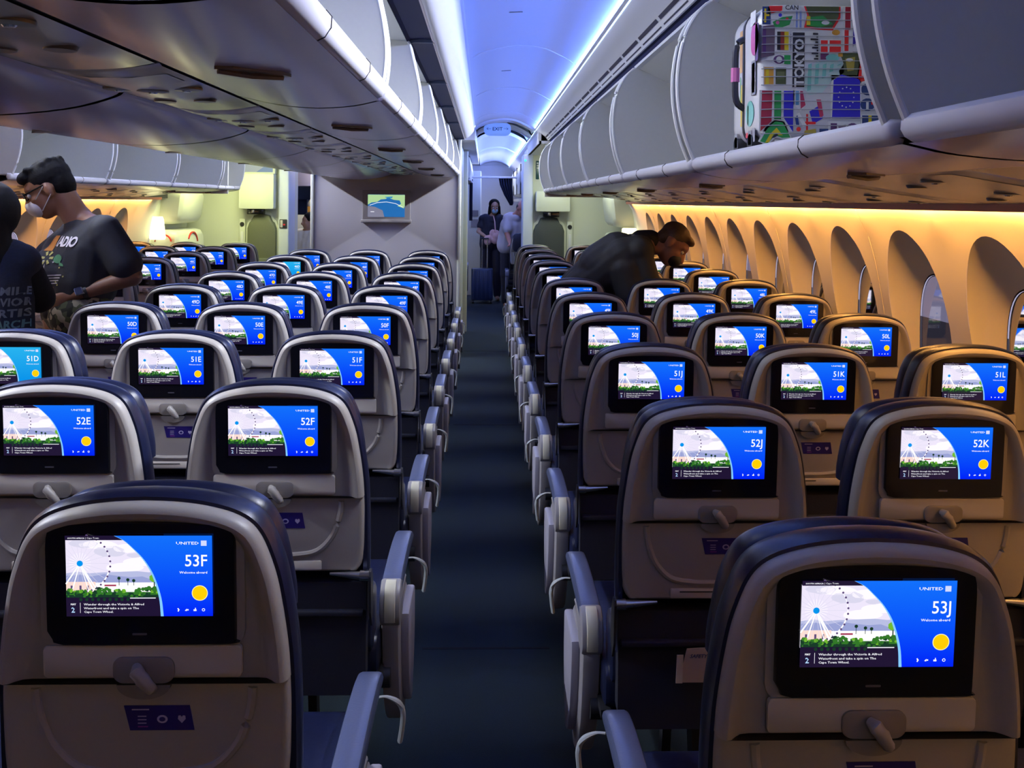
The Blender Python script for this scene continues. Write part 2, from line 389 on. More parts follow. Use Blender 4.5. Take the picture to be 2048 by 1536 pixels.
# monitor housing
s = MB()
mo = [(p.x, p.y) for p in spline([(-.129, -.080, 0), (-.129, 0, 0), (-.128, .052, 0), (-.118, .068, 0), (-.09, .0715, 0), (0, .0735, 0), (.09, .0715, 0), (.118, .068, 0), (.128, .052, 0), (.129, 0, 0), (.129, -.085, 0)], 3)]+[(p.x, p.y) for p in spline([(.1285, -.096, 0), (.124, -.0995, 0), (0, -.1000, 0), (-.108, -.1000, 0), (-.122, -.092, 0)], 2)]
s.loft([[lean((x*k, y, (z+.015)*k-.015+ZS)) for x, z in mo] for k, y in ((1, .002), (1, -.0095), (.99, -.0125))], BLACK, cap0=False)
s.prism([lean((x, -.0128, z+ZS)) for x, z in rrect(-.012, -.0855, .008, -.0825, .001)], (0, .0004, 0), mat('monitor_mark', (.10, .10, .14), .4))
MONITOR = s.mesh('monitor')
# navy upholstery wrapping forward of the shell
s = MB()
def cush(d, y, zb=-.46, up=0):
    hf = list(_half)+[(.202, -.22), (.202, -.30), (.200, -.38), (.198, -.46)]
    return L3(close_ring(hf, d, zb), y)
s.loft([cush(.004, .008), cush(-.005, .010), cush(-.009, .020), cush(-.0095, .038), cush(-.006, .056), cush(.002, .070), cush(.013, .079), cush(.034, .084)], NAVY, cap0=False)
BACKC = s.mesh('back_cushion')
s = MB()
hd = [(0, .098), (.04, .0965), (.075, .093), (.105, .087), (.130, .078), (.148, .065), (.160, .047), (.170, .024), (.177, -.004), (.182, -.033), (.186, -.063), (.186, -.10)]
def hr(d, y, up=-.004): return L3(close_ring([(a, b+up) for a, b in hd], d, -.09), y)
s.loft([hr(.014, .070), hr(.004, .074), hr(-.004, .086), hr(-.005, .102), hr(.000, .118), hr(.010, .130), hr(.036, .136)], NAVY, cap0=False)
HEADR = s.mesh('headrest')
s = MB(); s.rbox((-.225, .10, .40), (.225, .60, .50), NAVY, .03, 0); s.rbox((-.215, .07, .47), (.215, .17, .62), NAVY, .03, 0); CUSH = s.mesh('seat_cushion')
s = MB()                                           # lower back: literature pocket
s.loft([[(x*.205, y, z) for x, z in ((-1, .66), (1, .66), (1, .44), (.96, .40), (-.96, .40), (-1, .44))] for y in (.075, .035)], NAVB)
s.rbox((-.20, .020, .585), (.20, .036, .600), NAVB, .005, 0); POCKET = s.mesh('literature_pocket')
TRAYP = []; TRAYARM = []
for sg in (-1, 1):                                 # tray arm pivots: silver cones + dark arms
    s = MB(); s.tube([(sg*.125, .010, .690), (sg*.191, .016, .683), (sg*.193, .016, .683), (sg*.216, .016, .683)], [.003, .0095, .0120, .0125], SILV, 14); TRAYP.append(s.mesh('tray_pivot'))
    s = MB(); s.prism([(sg*.214, y, z) for y, z in ((.002, .685), (.006, .695), (.016, .699), (.028, .695), (.05, .66), (.055, .60), (.035, .56), (.010, .60))], (sg*.005, 0, 0), DARK); TRAYARM.append(s.mesh('tray_arm'))
s = MB()
s.cyl((-.247, .20, .36), (.247, .20, .36), .028, DARK, 12); s.cyl((-.247, .45, .36), (.247, .45, .36), .028, DARK, 12)
s.box((-.23, .12, .375), (.23, .56, .395), DARK); FRAME = s.mesh('seat_frame')
s = MB(); s.prism([(-.012, y, z) for y, z in ((.10, 0), (.14, 0), (.22, .33), (.46, .33), (.52, 0), (.56, 0), (.49, .37), (.17, .37))], (.024, 0, 0), DARK); s.box((-.02, .06, 0), (.02, .60, .012), DARK); LEG = s.mesh('seat_leg')
s = MB(); s.rbox((-.012, .155, .62), (.012, .17, .632), SILV, .002, 0)
s.box((-.0135, .06, .545), (.0135, .062, .575), mat('teal_tag', (.05, .16, .20), .4)); TAGM = s.mesh('life_vest_tag')
# aisle armrest at x = 0
def side_loop(pts, hw, ins=0): return pts
def slab(pts, hw, m, e=.006, mbx=None):
    """rounded slab from a closed side profile (y,z), half width hw along x"""
    mbx = mbx or MB(); c = V((sum(p[0] for p in pts)/len(pts), sum(p[1] for p in pts)/len(pts)))
    def ins(d):
        out = []; N = len(pts)
        for i, p in enumerate(pts):
            a, b = V(pts[i-1]), V(pts[(i+1) % N]); t = (b-a).normalized(); nn = V((-t.y, t.x))
            q = V(p)
            if (q+nn*.001-c).length > (q-c).length: nn = -nn
            out.append(q+nn*d)
        return out
    rows = ((-hw, e), (-hw+e*.3, e*.3), (-hw+e, 0), (hw-e, 0), (hw-e*.3, e*.3), (hw, e))
    return mbx.loft([[(x, q.x, q.y) for q in ins(d)] for x, d in rows], m)
_pp = [(p.x, p.y) for p in spline([(.195, .598, 0), (.30, .606, 0), (.42, .606, 0), (.52, .598, 0), (.575, .582, 0), (.590, .566, 0), (.575, .556, 0), (.50, .560, 0), (.35, .562, 0), (.22, .560, 0), (.195, .566, 0)], 3, True)]
PADM = slab(_pp, .0245, PAD, .008).mesh('armrest_pad')
_kp = [(p.x, p.y) for p in spline([(.200, .600, 0), (.175, .594, 0), (.155, .575, 0), (.148, .545, 0), (.152, .515, 0), (.175, .495, 0), (.22, .50, 0), (.27, .53, 0), (.34, .556, 0), (.24, .564, 0), (.203, .575, 0)], 3, True)]
KNUM = slab(_kp, .0255, ARMG, .007).mesh('armrest_knuckle')
_bo = [(.190, .6015), (.172, .597), (.153, .581), (.1445, .556), (.1445, .530), (.150, .512)]
BUTM = slab(_bo+[(y+.010, z-.004) for y, z in reversed(_bo)], .0135, CREAM, .003).mesh('recline_button')
_sp = [(p.x, p.y) for p in spline([(.165, .505, 0), (.170, .46, 0), (.190, .38, 0), (.225, .29, 0), (.285, .21, 0), (.345, .175, 0), (.385, .185, 0), (.42, .25, 0), (.445, .34, 0), (.45, .42, 0), (.42, .49, 0), (.36, .53, 0), (.27, .535, 0), (.20, .52, 0)], 3, True)]
SHRM = slab(_sp, .0215, ARMG, .008).mesh('armrest_side_panel')
_op = [(p.x, p.y) for p in spline([(.225, .490, 0), (.240, .40, 0), (.275, .30, 0), (.325, .235, 0), (.365, .225, 0), (.405, .30, 0), (.425, .38, 0), (.42, .48, 0), (.40, .497, 0), (.32, .50, 0), (.245, .50, 0)], 3, True)]
OVRM = slab(_op, .012, mat('armrest_outer_cover', (.36, .35, .44), .36), .006).mesh('armrest_outer_cover')
s = MB(); pth = spline([(-.005, .745, .437), (.015, .75, .435), (.040, .755, .420), (.050, .76, .395), (.048, .765, .36), (.043, .77, .325)], 4)
s.tube(pth, [.0025+.0035*min(1, max(0, (k-3)/5)) for k in range(len(pth))], mat('white_coated_bar', (.40, .44, .48), .35), 8, sx=1.5); BARM = s.mesh('leg_guard_bar')
s = MB(); slab([(p.x, p.y) for p in spline([(.10, .60, 0), (.30, .606, 0), (.50, .598, 0), (.55, .575, 0), (.50, .562, 0), (.30, .562, 0), (.12, .56, 0)], 3, True)], .018, PAD, .007, s); MIDM = s.mesh('middle_armrest')
# ---------------------------------------------------------------- placing seats
PITCH, GAPX = .787, .4943
NUMM = {}
def number_mesh(t):
    if t not in NUMM:
        mb = MB(); vs, fs = text_geo(t, size=.148*SH, align='RIGHT', res=3, bold=.012)
        x1 = max(v[0] for v in vs); vs = [((v[0]-x1)*.92+.466*SW, -.0025, v[1]+(.5-.375)*SH) for v in vs]
        mb.add(vs, fs, TXW); NUMM[t] = mb.flatmesh('seat_number')
    return NUMM[t]
ORD = ['', 'nearest', 'second', 'third', 'fourth', 'fifth', 'sixth', 'seventh', 'eighth', 'ninth', 'tenth', 'eleventh']
WHERE = {'F': 'column left of the main aisle', 'E': 'middle column of the centre block', 'D': 'left column of the centre block',
         'J': 'column right of the main aisle', 'K': 'middle column of the right block', 'L': 'window column on the right',
         'C': 'aisle column of the far left block', 'B': 'middle column of the far left block', 'A': 'window column on the far left'}
GRP = {'F': 'seats of the centre block', 'E': 'seats of the centre block', 'D': 'seats of the centre block', 'J': 'seats of the right block', 'K': 'seats of the right block', 'L': 'seats of the right block', 'A': 'seats of the left block', 'B': 'seats of the left block', 'C': 'seats of the left block'}
XC = {'F': -.468, 'E': -.468-GAPX, 'D': -.468-2*GAPX, 'J': .507, 'K': .507+GAPX, 'L': .507+2*GAPX, 'C': CB-.507, 'B': CB-.507-GAPX, 'A': CB-.507-2*GAPX}
Y53 = {c: 1.2577 if c in 'DEF' else 1.1417 for c in 'ABCDEFJKL'}
SEATS = {}
def seat(row, c, dz=0):
    Y = Y53[c]+.017+(53-row)*PITCH; n = 54-row
    rd = random.Random(row*31+ord(c))
    if row >= 48: lab = 'navy seat with screen %d%s in the %s' % (row, c, WHERE[c])
    else: lab = 'small navy seat, %s from camera in the %s' % (ORD[n], WHERE[c])
    t = thing('airline_seat', lab, 'seat', (XC[c], Y, .012 if c in 'DEF' else -.004), 0, GRP[c])
    SEATS[(row, c)] = t
    obj('back_shell', SHELL, t); obj('tray_ledge', LEDGE, t)
    tr = obj('tray_table', TRAY, t); obj('label_strip', LABELBAR, tr)
    lt = obj('tray_latch', LATCHP, t); obj('latch_toggle', TOGGLE, lt)
    if row >= 48: obj('placard', PLACARD, t)
    mo_ = obj('monitor', MONITOR, t)
    pic = PIC_TEAL if (row, c) in ((51, 'D'), (46, 'D')) else PIC
    d = obj('display', pic, mo_, (0, -.0138, ZS)); nb = obj('seat_number', number_mesh('%d%s' % (row, c)), mo_, (0, -.0138, ZS))
    d.rotation_euler.x = nb.rotation_euler.x = math.atan(.075)
    obj('back_cushion', BACKC, t); obj('headrest', HEADR, t); obj('seat_cushion', CUSH, t); obj('literature_pocket', POCKET, t)
    [obj('tray_pivot', TRAYP[q], obj('tray_arm', TRAYARM[q], t)) for q in (0, 1)]; obj('seat_frame', FRAME, t)
    if c in 'FJDLAC':
        l = obj('seat_leg', LEG, t, (0, 0, 0))
    if row >= 50: obj('life_vest_tag', TAGM, t, (.12 if c in 'DEF' else -.12, 0, 0))
    for cc, sg in (('F', 1), ('D', -1), ('J', -1), ('C', 1)):
        if cc == c:
            x = sg*.247
            a = obj('armrest', KNUM, t, (x, 0, 0)); obj('armrest_pad', PADM, a); obj('recline_button', BUTM, a)
            sh_ = obj('side_panel', SHRM, t, (x, 0, 0)); obj('outer_cover', OVRM, sh_, (sg*.030, 0, 0))
            bme = BARM
            if sg < 0:
                if 'bar_l' not in NUMM:
                    bme = BARM.copy()
                    for v in bme.vertices: v.co.x *= -1
                    bme.flip_normals(); NUMM['bar_l'] = bme
                bme = NUMM['bar_l']
            obj('leg_guard_bar', bme, t, (x, 0, 0))
    if c in 'EKBDLA' and not (c == 'D'): obj('middle_armrest', MIDM, t, (GAPX/2 if c in 'EKBA' else -GAPX/2, 0, 0)) if c != 'L' else None
    return t
for r in range(53, 44, -1):
    for c in 'FED':
        if c == 'D' and r > 51 or c == 'E' and r > 53: continue
        seat(r, c)
for r in range(53, 42, -1):
    for c in 'JKL':
        if c == 'L' and r > 52 or c == 'K' and r > 53: continue
        seat(r, c)
for r in range(48, 42, -1):
    for c in 'CBA':
        if c == 'A' and r > 45 or c == 'B' and r > 47: continue
        seat(r, c)
# ---------------------------------------------------------------- cabin shell
Y0, Y1 = -2.2, 9.1                                   # this cabin section
YF = 19.5                                            # far end
CARP = mat('carpet_blue_green', (.0045, .018, .030), .95, noise=.75, nscale=420, bump=.5)
mb = MB(); mb.box((CB-1.95, Y0, -.05), (1.95, YF, 0), CARP); structure(mb.build('floor'))
mb = MB()                                            # transverse carpet seams
for y in (3.15, 6.3, 9.4): mb.box((-.20, y-.006, 0), (.24, y+.006, .0015), mat('carpet_seam', (.004, .006, .010), .9))
structure(mb.build('trim_1'))
WP = [(1.575, 1.541), (1.60, 1.51), (1.63, 1.452), (1.66, 1.36), (1.685, 1.25), (1.712, 1.10), (1.728, 1.0), (1.755, .80), (1.775, .60), (1.78, .35), (1.77, .10), (1.76, 0)]
WZ = sorted([(z, x) for x, z in WP]); _z = [a for a, b in WZ]; _x = [b for a, b in WZ]
def wx(z): return float(np.interp(z, _z, _x))
WY = [2.905+.619*k for k in range(-3, 11)]
WC, WA, WB = 1.095, .240, .357                        # reveal centre height, half width, half height
GC, GA, GB, GX = 1.045, .148, .235, 1.790            # glass
def sup(a, A, B, e=2.4):
    c, s_ = math.cos(a), math.sin(a)
    return (math.copysign(abs(c)**(2/e), c)*A, math.copysign(abs(s_)**(2/e), s_)*B)
GSK = mat('gasket_rubber', (.02, .018, .016), .9, spec=.1)
def wall(side):
    m = (lambda x: x) if side > 0 else (lambda x: CB-x)
    nm = 'wall_right' if side > 0 else 'wall_left'
    mb = MB(); NA = 48; hy = .3095; z0, z1 = .66, 1.53
    def sub(ys, zs): mb.loft([[(m(wx(z)), y, z) for z in zs] for y in ys], BEIGE, closed=False)
    sub([Y0, YF if False else 9.95], list(np.linspace(1.53, 1.541, 2))); sub([Y0, 9.95], list(np.linspace(0, z0, 8)))
    yw = WY if side > 0 else WY[6:]
    sub([Y0, yw[0]-hy], list(np.linspace(z0, z1, 14))); 
    if yw[-1]+hy < 9.95: sub([yw[-1]+hy, 9.95], list(np.linspace(z0, z1, 14)))
    for k, yc in enumerate(yw):
        outer = []; rimo = []
        for i in range(NA):
            a = 2*math.pi*i/NA; c, s_ = math.cos(a), math.sin(a)
            dy, dz = sup(a, WA, WB, 2.0)
            rimo.append((dy, dz))
            t = min((hy/abs(c)) if abs(c) > 1e-6 else 9, ((z1-WC) if s_ > 0 else (WC-z0))/abs(s_) if abs(s_) > 1e-6 else 9)
            outer.append((c*t, s_*t))
        # snap the outer loop to the cell's corners
        for (qy, qz) in ((hy, z1-WC), (-hy, z1-WC), (-hy, z0-WC), (hy, z0-WC)):
            i = min(range(NA), key=lambda j: (outer[j][0]-qy)**2+(outer[j][1]-qz)**2); outer[i] = (qy, qz)
        L = []
        for t in (0, .35, .7, 1): L.append([(m(wx(WC+o[1]*(1-t)+r[1]*t)), yc+o[0]*(1-t)+r[0]*t, WC+o[1]*(1-t)+r[1]*t) for o, r in zip(outer, rimo)])
        mb.loft(L, BEIGE, cap0=False, cap1=False)
        w = MB(); L = []
        gl = [sup(2*math.pi*i/NA, GA, GB, 2.9) for i in range(NA)]
        for t, q in ((0, 0), (.03, .10), (.10, .24), (.25, .42), (.45, .60), (.65, .76), (.85, .91), (1, 1.0)):
            R = []
            for r, g in zip(rimo, gl):
                y = r[0]*(1-t)+g[0]*t; z = (WC+r[1])*(1-t)+(GC+g[1])*t
                x = wx(WC+r[1])*(1-q)+GX*q
                R.append((m(max(x, wx(z)+.0005)), yc+y, z))
            L.append(R)
        w.loft(L, BEIGE, cap0=False, cap1=False)
        wo = structure(w.build('window_%d' % (k+1+(0 if side > 0 else 20))))
        g = MB()
        for d0, d1, xx, M in ((1.0, .975, GX-.001, GSK), (.975, .96, GX+.004, GSK)):
            g.loft([[(m(xx), yc+a*d, GC+b*d) for a, b in gl] for d in (d0, d1)], M, cap0=False, cap1=False)
        g.build('window_gasket', wo)
        g = MB(); g.poly([(m(GX+.004), yc+a*.97, GC+b*.97) for a, b in gl], GLASS); g.build('pane', wo)
    # fine vertical panel joints
    o = structure(mb.build(nm))
    j = MB()
    for k, yc in enumerate(yw):
        if k % 2 == 0: j.tube([(m(wx(z)-.001), yc+hy, z) for z in np.linspace(.2, 1.53, 14)], .0022, BEIGE, 5)
    j.build('panel_joint', o)
GLASS = bpy.data.materials.new('dimmed_window_glass'); GLASS.use_nodes = True
nt = GLASS.node_tree; nt.nodes.remove(nt.nodes['Principled BSDF'])
tr = nt.nodes.new('ShaderNodeBsdfTransparent'); tr.inputs[0].default_value = (.42, .42, .48, 1)
gs = nt.nodes.new('ShaderNodeBsdfGlossy'); gs.inputs[1].default_value = .03; gs.inputs[0].default_value = (.9, .9, .9, 1)
fr = nt.nodes.new('ShaderNodeFresnel'); fr.inputs[0].default_value = 1.9
mx = nt.nodes.new('ShaderNodeMixShader'); nt.links.new(fr.outputs[0], mx.inputs[0]); nt.links.new(tr.outputs[0], mx.inputs[1]); nt.links.new(gs.outputs[0], mx.inputs[2])
nt.links.new(mx.outputs[0], nt.nodes['Material Output'].inputs[0])
wall(1); wall(-1)
# outside: apron and a dark terminal block beyond the window panes
mb = MB(); mb.box((2.3, -30, -4.1), (22, 140, -4), mat('apron_tarmac', (.03, .028, .028), .9)); structure(mb.build('ground_outside'))
mb = MB(); mb.box((22, -30, -4.1), (90, 220, -4), mat('apron_concrete', (.62, .60, .60), .9)); structure(mb.build('ground_outside_far'))
OUT = mat('terminal_wall_dark', (.05, .04, .04), .8)
tb = thing('terminal_building', 'dark terminal building seen out through the right side windows', 'building', (46, 60, -4))
mb = MB(); mb.box((0, -20, 0), (12, 40, 4.9), OUT); mb.build('facade', tb)
mb = MB(); mb.box((-.4, -20.4, 4.9), (12.4, 40.4, 5.3), mat('terminal_roof', (.30, .30, .34), .7)); mb.build('roof', tb)
for k in range(9): mb = MB(); mb.box((-.03, -16+k*5, 2.2), (0, -13.5+k*5, 3.6), mat('terminal_glass', (.02, .03, .05), .2)); mb.build('window', tb)
# closing panels so no sky light enters the cabin from above, below or behind
SHD = mat('hidden_structure_dark', (.03, .03, .035), .9)
mb = MB(); mb.box((CB-1.95, Y0-.06, 0), (1.95, Y0, 2.6), WHT); structure(mb.build('wall_back'))
mb = MB(); mb.box((CB-1.95, YF, 0), (1.95, YF+.06, 2.6), WHT); structure(mb.build('wall_front'))
mb = MB(); mb.box((CB-1.95, Y0, 2.55), (1.95, YF, 2.6), SHD)
for s in (1, -1):
    m = (lambda x: x) if s > 0 else (lambda x: CB-x)
    a, b = sorted((m(1.59), m(1.95))); mb.box((a, Y0, 1.552), (b, YF, 2.55), SHD)
    a, b = sorted((m(1.86), m(1.95)))
    mb.box((a, Y0, -.05), (b, YF, .70), SHD); mb.box((a, 9.95, .70), (b, YF, 1.56), SHD)
    if s < 0: mb.box((a, Y0, .70), (b, WY[6]-.35, 1.56), SHD)
structure(mb.build('trim_2'))
# ceiling arches over both aisles
CEI = mat('ceiling_panel_white', (.80, .80, .84), .45)
STRIP = glow('cove_led_strip', (.45, .70, 1), 3.0)
VALM = mat('valance_white', (.86, .86, .90), .32)
def cabin_x(s, x): return x if s > 0 else CB-x
for si, s in enumerate((1, -1)):
    m = lambda x: cabin_x(s, x)
    arch = [(-.10, 2.305), (-.04, 2.345), (.05, 2.375), (.18, 2.395), (.30, 2.385), (.40, 2.345), (.48, 2.30), (.515, 2.272)]
    mb = MB()
    ys = [Y0, 9.2]
    A = spline([(x, 0, z) for x, z in arch], 4)
    mb.loft([[(m(p.x), y, p.z) for p in A] for y in ys], CEI, closed=False)
    # dome bands above the door zone: stepped arches
    for y0, y1, dz in ((9.2, 9.45, .03), (9.45, 10.1, .07), (10.1, 10.35, .0), (10.35, 11.2, .06), (11.2, 14.0, .0), (14.0, YF, .0)):
        mb.loft([[(m(p.x), y, p.z+dz*min(1, (p.z-2.25)/.05)) for p in A] for y in (y0, y1)], CEI, closed=False)
        mb.loft([[(m(p.x), y0, p.z+q*min(1, (p.z-2.25)/.05)) for p in A] for q in (-.02, dz+.02)], CEI, closed=False)
    o = structure(mb.build('ceiling' if s > 0 else 'ceiling_left'))
    j = MB()
    for y in (1.3, 3.1, 4.9, 6.7, 8.5): j.tube([(m(p.x), y, p.z-.001) for p in A[2:-2]], .0028, mat('ceiling_joint', (.9, .9, .95), .4), 5)
    for y in (2.2, 4.0, 5.8): j.tube([(m(.1), y, 2.384), (m(.16), y+.02, 2.391)], .003, SILV, 5)
    j.build('panel_joint', o)
    # outboard valance with slots, from bin top to cove
    mb = MB(); vp = [(.640, 2.161), (.628, 2.163), (.612, 2.189), (.60, 2.203), (.555, 2.234), (.520, 2.264), (.515, 2.274), (.53, 2.274)]
    mb.loft([[(m(x), y, z) for x, z in vp] for y in (Y0, 9.15)], VALM, closed=False)
    mb.loft([[(m(x), y, z) for x, z in vp] for y in (9.15, YF)], VALM, closed=False)
    o = structure(mb.build('trim_3' if s > 0 else 'trim_4'))
    sl = MB(); SLOT = mat('vent_slot', (.01, .005, .02), .6)
    for k in range(26):
        y = -1.0+k*.42
        if y > 9: break
        sl.loft([[(m(x-.0012), yy, z) for x, z in ((.6095, 2.1905), (.6005, 2.2015))] for yy in (y, y+.375)], SLOT, closed=False)
        sl.loft([[(m(x-.001), yy, z) for x, z in ((.6225, 2.1715), (.6195, 2.1765))] for yy in (y, y+.375)], SLOT, closed=False)
    sl.build('air_slots', o)
    st = MB(); st.tube([(m(.517), Y0, 2.279), (m(.517), 9.2, 2.279)], .008, STRIP, 6); st.tube([(m(-.092), Y0, 2.318), (m(-.092), 9.2, 2.318)], .006, STRIP, 6)
    st.tube([(m(.517), 9.3, 2.277), (m(.517), YF, 2.277)], .006, STRIP, 6)
    st.build('light_strip', o)
    # inboard valance above the centre bins
    mb = MB(); vp = spline([(-.212, 0, 2.182), (-.200, 0, 2.164), (-.165, 0, 2.174), (-.118, 0, 2.225), (-.104, 0, 2.275), (-.100, 0, 2.305), (-.112, 0, 2.315)], 4)
    mb.loft([[(m(p.x), y, p.z) for p in vp] for y in (Y0, 8.9)], VALM, closed=False, cap0=False)
    mb.poly([(m(p.x), 8.9, p.z) for p in vp]+[(m(-.2), 8.9, 2.3)], VALM)
    structure(mb.build('trim_5' if s > 0 else 'trim_6'))
# ---------------------------------------------------------------- overhead bins
EDGE = mat('bin_edge_white', (.78, .80, .84), .35)
RAIL = mat('bin_rail_white', (.70, .70, .82), .32)
DOORN = mat('raised_door_navy', (.004, .006, .045), .6, spec=.12)
LATCHM = mat('bin_latch_dark', (.14, .11, .10), .35)
GAPM = mat('seam_dark', (.02, .018, .016), .7)
def divider(front, back, y, t, mx_, rev=1):
    """plate across the bin; front = [(x,z)...] bottom to top"""
    F = spline([(x, 0, z) for x, z in front], 4)
    pts = [(mx_(p.x), y, p.z) for p in F] + [(mx_(x), y, z) for x, z in back]
    mb = MB(); mb.prism(pts, (0, t, 0), BINW)
    e = MB(); e.tube([(mx_(p.x), y+t/2, p.z) for p in F], .0065, EDGE, 8)
    return mb, e
RB = dict(
    front=[(.592, 1.662), (.565, 1.73), (.548, 1.80), (.541, 1.87), (.545, 1.94), (.560, 2.01), (.585, 2.060), (.612, 2.092), (.640, 2.112)],
    back=[(.84, 2.028), (1.37, 1.83), (1.36, 1.66)],
    rail=[(.602, 1.636), (.590, 1.643), (.583, 1.655), (.584, 1.668), (.594, 1.676), (.615, 1.676), (.62, 1.655), (.615, 1.638)],
    floor=[(.61, 1.668), (1.36, 1.66)], wallb=[(1.36, 1.66), (1.37, 1.82)], ceil=[(1.37, 1.82), (.84, 2.020), (.644, 2.108)],
    under=[(.604, 1.637), (.68, 1.622), (.80, 1.614), (.92, 1.617), (.995, 1.628)])
CBN = dict(
    front=[(-.258, 1.828), (-.252, 1.87), (-.250, 1.92), (-.257, 1.98), (-.272, 2.05), (-.292, 2.13), (-.30, 2.145)],
    back=[(-.42, 2.16), (-.94, 2.16), (-.955, 1.83)],
    rail=[(-.268, 1.798), (-.256, 1.804), (-.247, 1.818), (-.246, 1.835), (-.255, 1.845), (-.275, 1.845), (-.285, 1.825), (-.28, 1.80)],
    floor=[(-.27, 1.838), (-.955, 1.83)], wallb=[(-.955, 1.83), (-.955, 2.16)], ceil=[(-.955, 2.165), (-.305, 2.150)],
    under=[(-.268, 1.797), (-.33, 1.783), (-.42, 1.776), (-.52, 1.783), (-.618, 1.803)])
def up2(d, k=1.02): return {q: [(x, 1.55+(z-1.55)*k) for x, z in v] for q, v in d.items()}
RB = up2(RB); CBN = up2(CBN)
def bin_bay(kind, P, y0, y1, m, label, grp, door=True, near_end=True, cat='overhead bin', latch=True, undr=True):
    t = thing('overhead_bin', label, cat, (0, y0, 0), 0, grp)
    L = y1-y0; g = .012
    def ex(mb, pts, a, b, M, closed=False):
        mb.loft([[(m(x), yy, z) for x, z in pts] for yy in (a, b)], M, smooth=True, closed=closed)
    mb = MB(); ex(mb, P['floor'], g, L-g, BINW); ex(mb, P['wallb'], g, L-g, BINW); ex(mb, P['ceil'], g, L-g, BINW); mb.build('liner', t)
    for yy in (.028, L-.040):
        a, e = divider(P['front'], P['back'], yy, .010, m)
        o = a.build('end_panel', t); e.build('edge_trim', o)
    # rail with rounded ends
    mb = MB(); r = P['rail']; c = (sum(p[0] for p in r)/len(r), sum(p[1] for p in r)/len(r))
    def sc(k): return [(c[0]+(x-c[0])*k, c[1]+(z-c[1])*k) for x, z in r]
    mb.loft([[(m(x), yy, z) for x, z in sc(k)] for yy, k in ((.020, .55), (.024, .85), (.034, 1), (L-.034, 1), (L-.024, .85), (L-.020, .55))], RAIL)
    o = mb.build('rail', t)
    for yy in (L*.30, L*.70): j = MB(); j.tube([(m(c[0]+(x-c[0])*1.03), yy, c[1]+(z-c[1])*1.03) for x, z in r[:5]], .0014, GAPM, 5); j.build('rail_joint', o)
    if undr:
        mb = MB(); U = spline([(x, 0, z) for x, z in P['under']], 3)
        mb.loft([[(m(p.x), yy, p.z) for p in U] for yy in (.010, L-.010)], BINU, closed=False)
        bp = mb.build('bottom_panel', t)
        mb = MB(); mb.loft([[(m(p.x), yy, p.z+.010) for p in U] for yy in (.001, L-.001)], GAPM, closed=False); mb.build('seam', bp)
        if latch:
            xs = P['under'][2][0]; zz = P['under'][2][1]; hm = MB()
            for yy in ((L*.5,) if True else ()):
                lo = [(xs-.055, yy-.09), (xs-.02, yy-.10), (xs+.05, yy-.03), (xs+.06, yy), (xs+.03, yy+.02), (xs-.005, yy-.02), (xs-.04, yy-.05)]
                hm.prism([(m(a), b, zz-.004) for a, b in lo], (0, 0, .006), LATCHM)
                hm.tube([(m(xs-.05), yy-.085, zz-.006), (m(xs+.0), yy-.05, zz-.010), (m(xs+.045), yy-.005, zz-.006)], .006, LATCHM, 6)
                h2 = MB(); h2.tube([(m(P['under'][0][0]+(.035 if xs > 0 else -.035)), yy-.16, P['under'][0][1]-.004), (m(P['under'][0][0]+(.07 if xs > 0 else -.07)), yy-.16, P['under'][0][1]-.009)], .0022, LATCHM, 6)
            hm.build('latch', bp); h2.build('release_tab', bp)
    if door:
        d = MB()
        if kind == 'out':
            ex(d, [(.650, 2.130), (.652, 2.145), (.645, 2.160), (.634, 2.162)], .0, L, DOORN)
            d2 = MB(); ex(d2, [(.650, 2.116), (.634, 2.120), (.632, 2.130), (.650, 2.132)], .02, L-.02, EDGE, True)
            o = d.build('raised_door', t); d2.build('door_edge', o)
        else:
            ex(d, [(-.300, 2.156), (-.29, 2.168), (-.25, 2.173), (-.205, 2.170)], .0, L, DOORN)
            o = d.build('raised_door', t)
            d2 = MB(); d2.loft([[(m(x), yy, z) for x, z in ((-.298, 2.150), (-.28, 2.158), (-.206, 2.158), (-.206, 2.172), (-.298, 2.172))] for yy in (L-.012, L-.004)], mat('door_fin', (.05, .07, .14), .4))
            ex(d2, [(-.2075, 2.163), (-.201, 2.161), (-.201, 2.169), (-.2075, 2.169)], .02, L-.02, mat('door_hinge_strip', (.45, .38, .42), .4), True)
            d2.build('door_fin', o)
    return t
idn = lambda x: x
mir = lambda x: CB-x
yR = [1.289+1.291*k for k in range(-2, 7)]
for k in range(8):
    bin_bay('out', RB, yR[k], yR[k+1], idn, '%s overhead bin from camera on the right of the main aisle%s' % (ORD[k+1], ', holding the stickered suitcase' if k == 2 else ''), 'open bins above the right seats')
yC = [2.302+1.216*k for k in range(-3, 6)]; yC[-1] = 9.0
yC = [y for y in yC if y <= 9.0]
for k in range(len(yC)-1):
    bin_bay('in', CBN, yC[k], yC[k+1], idn, '%s open centre bin from camera, facing the main aisle' % ORD[k+1], 'open bins above the centre seats')
LB = {k: [(x, z+.028) for x, z in v] for k, v in RB.items()}
yL = [9.92-1.258*k for k in range(4, -1, -1)]; yL[-1] = 9.45
for k in range(4):
    bin_bay('out', RB, yL[k], yL[k+1], mir, '%s overhead bin along the far left wall, above the far left seats' % ORD[k+1], 'bins above the far left seats')
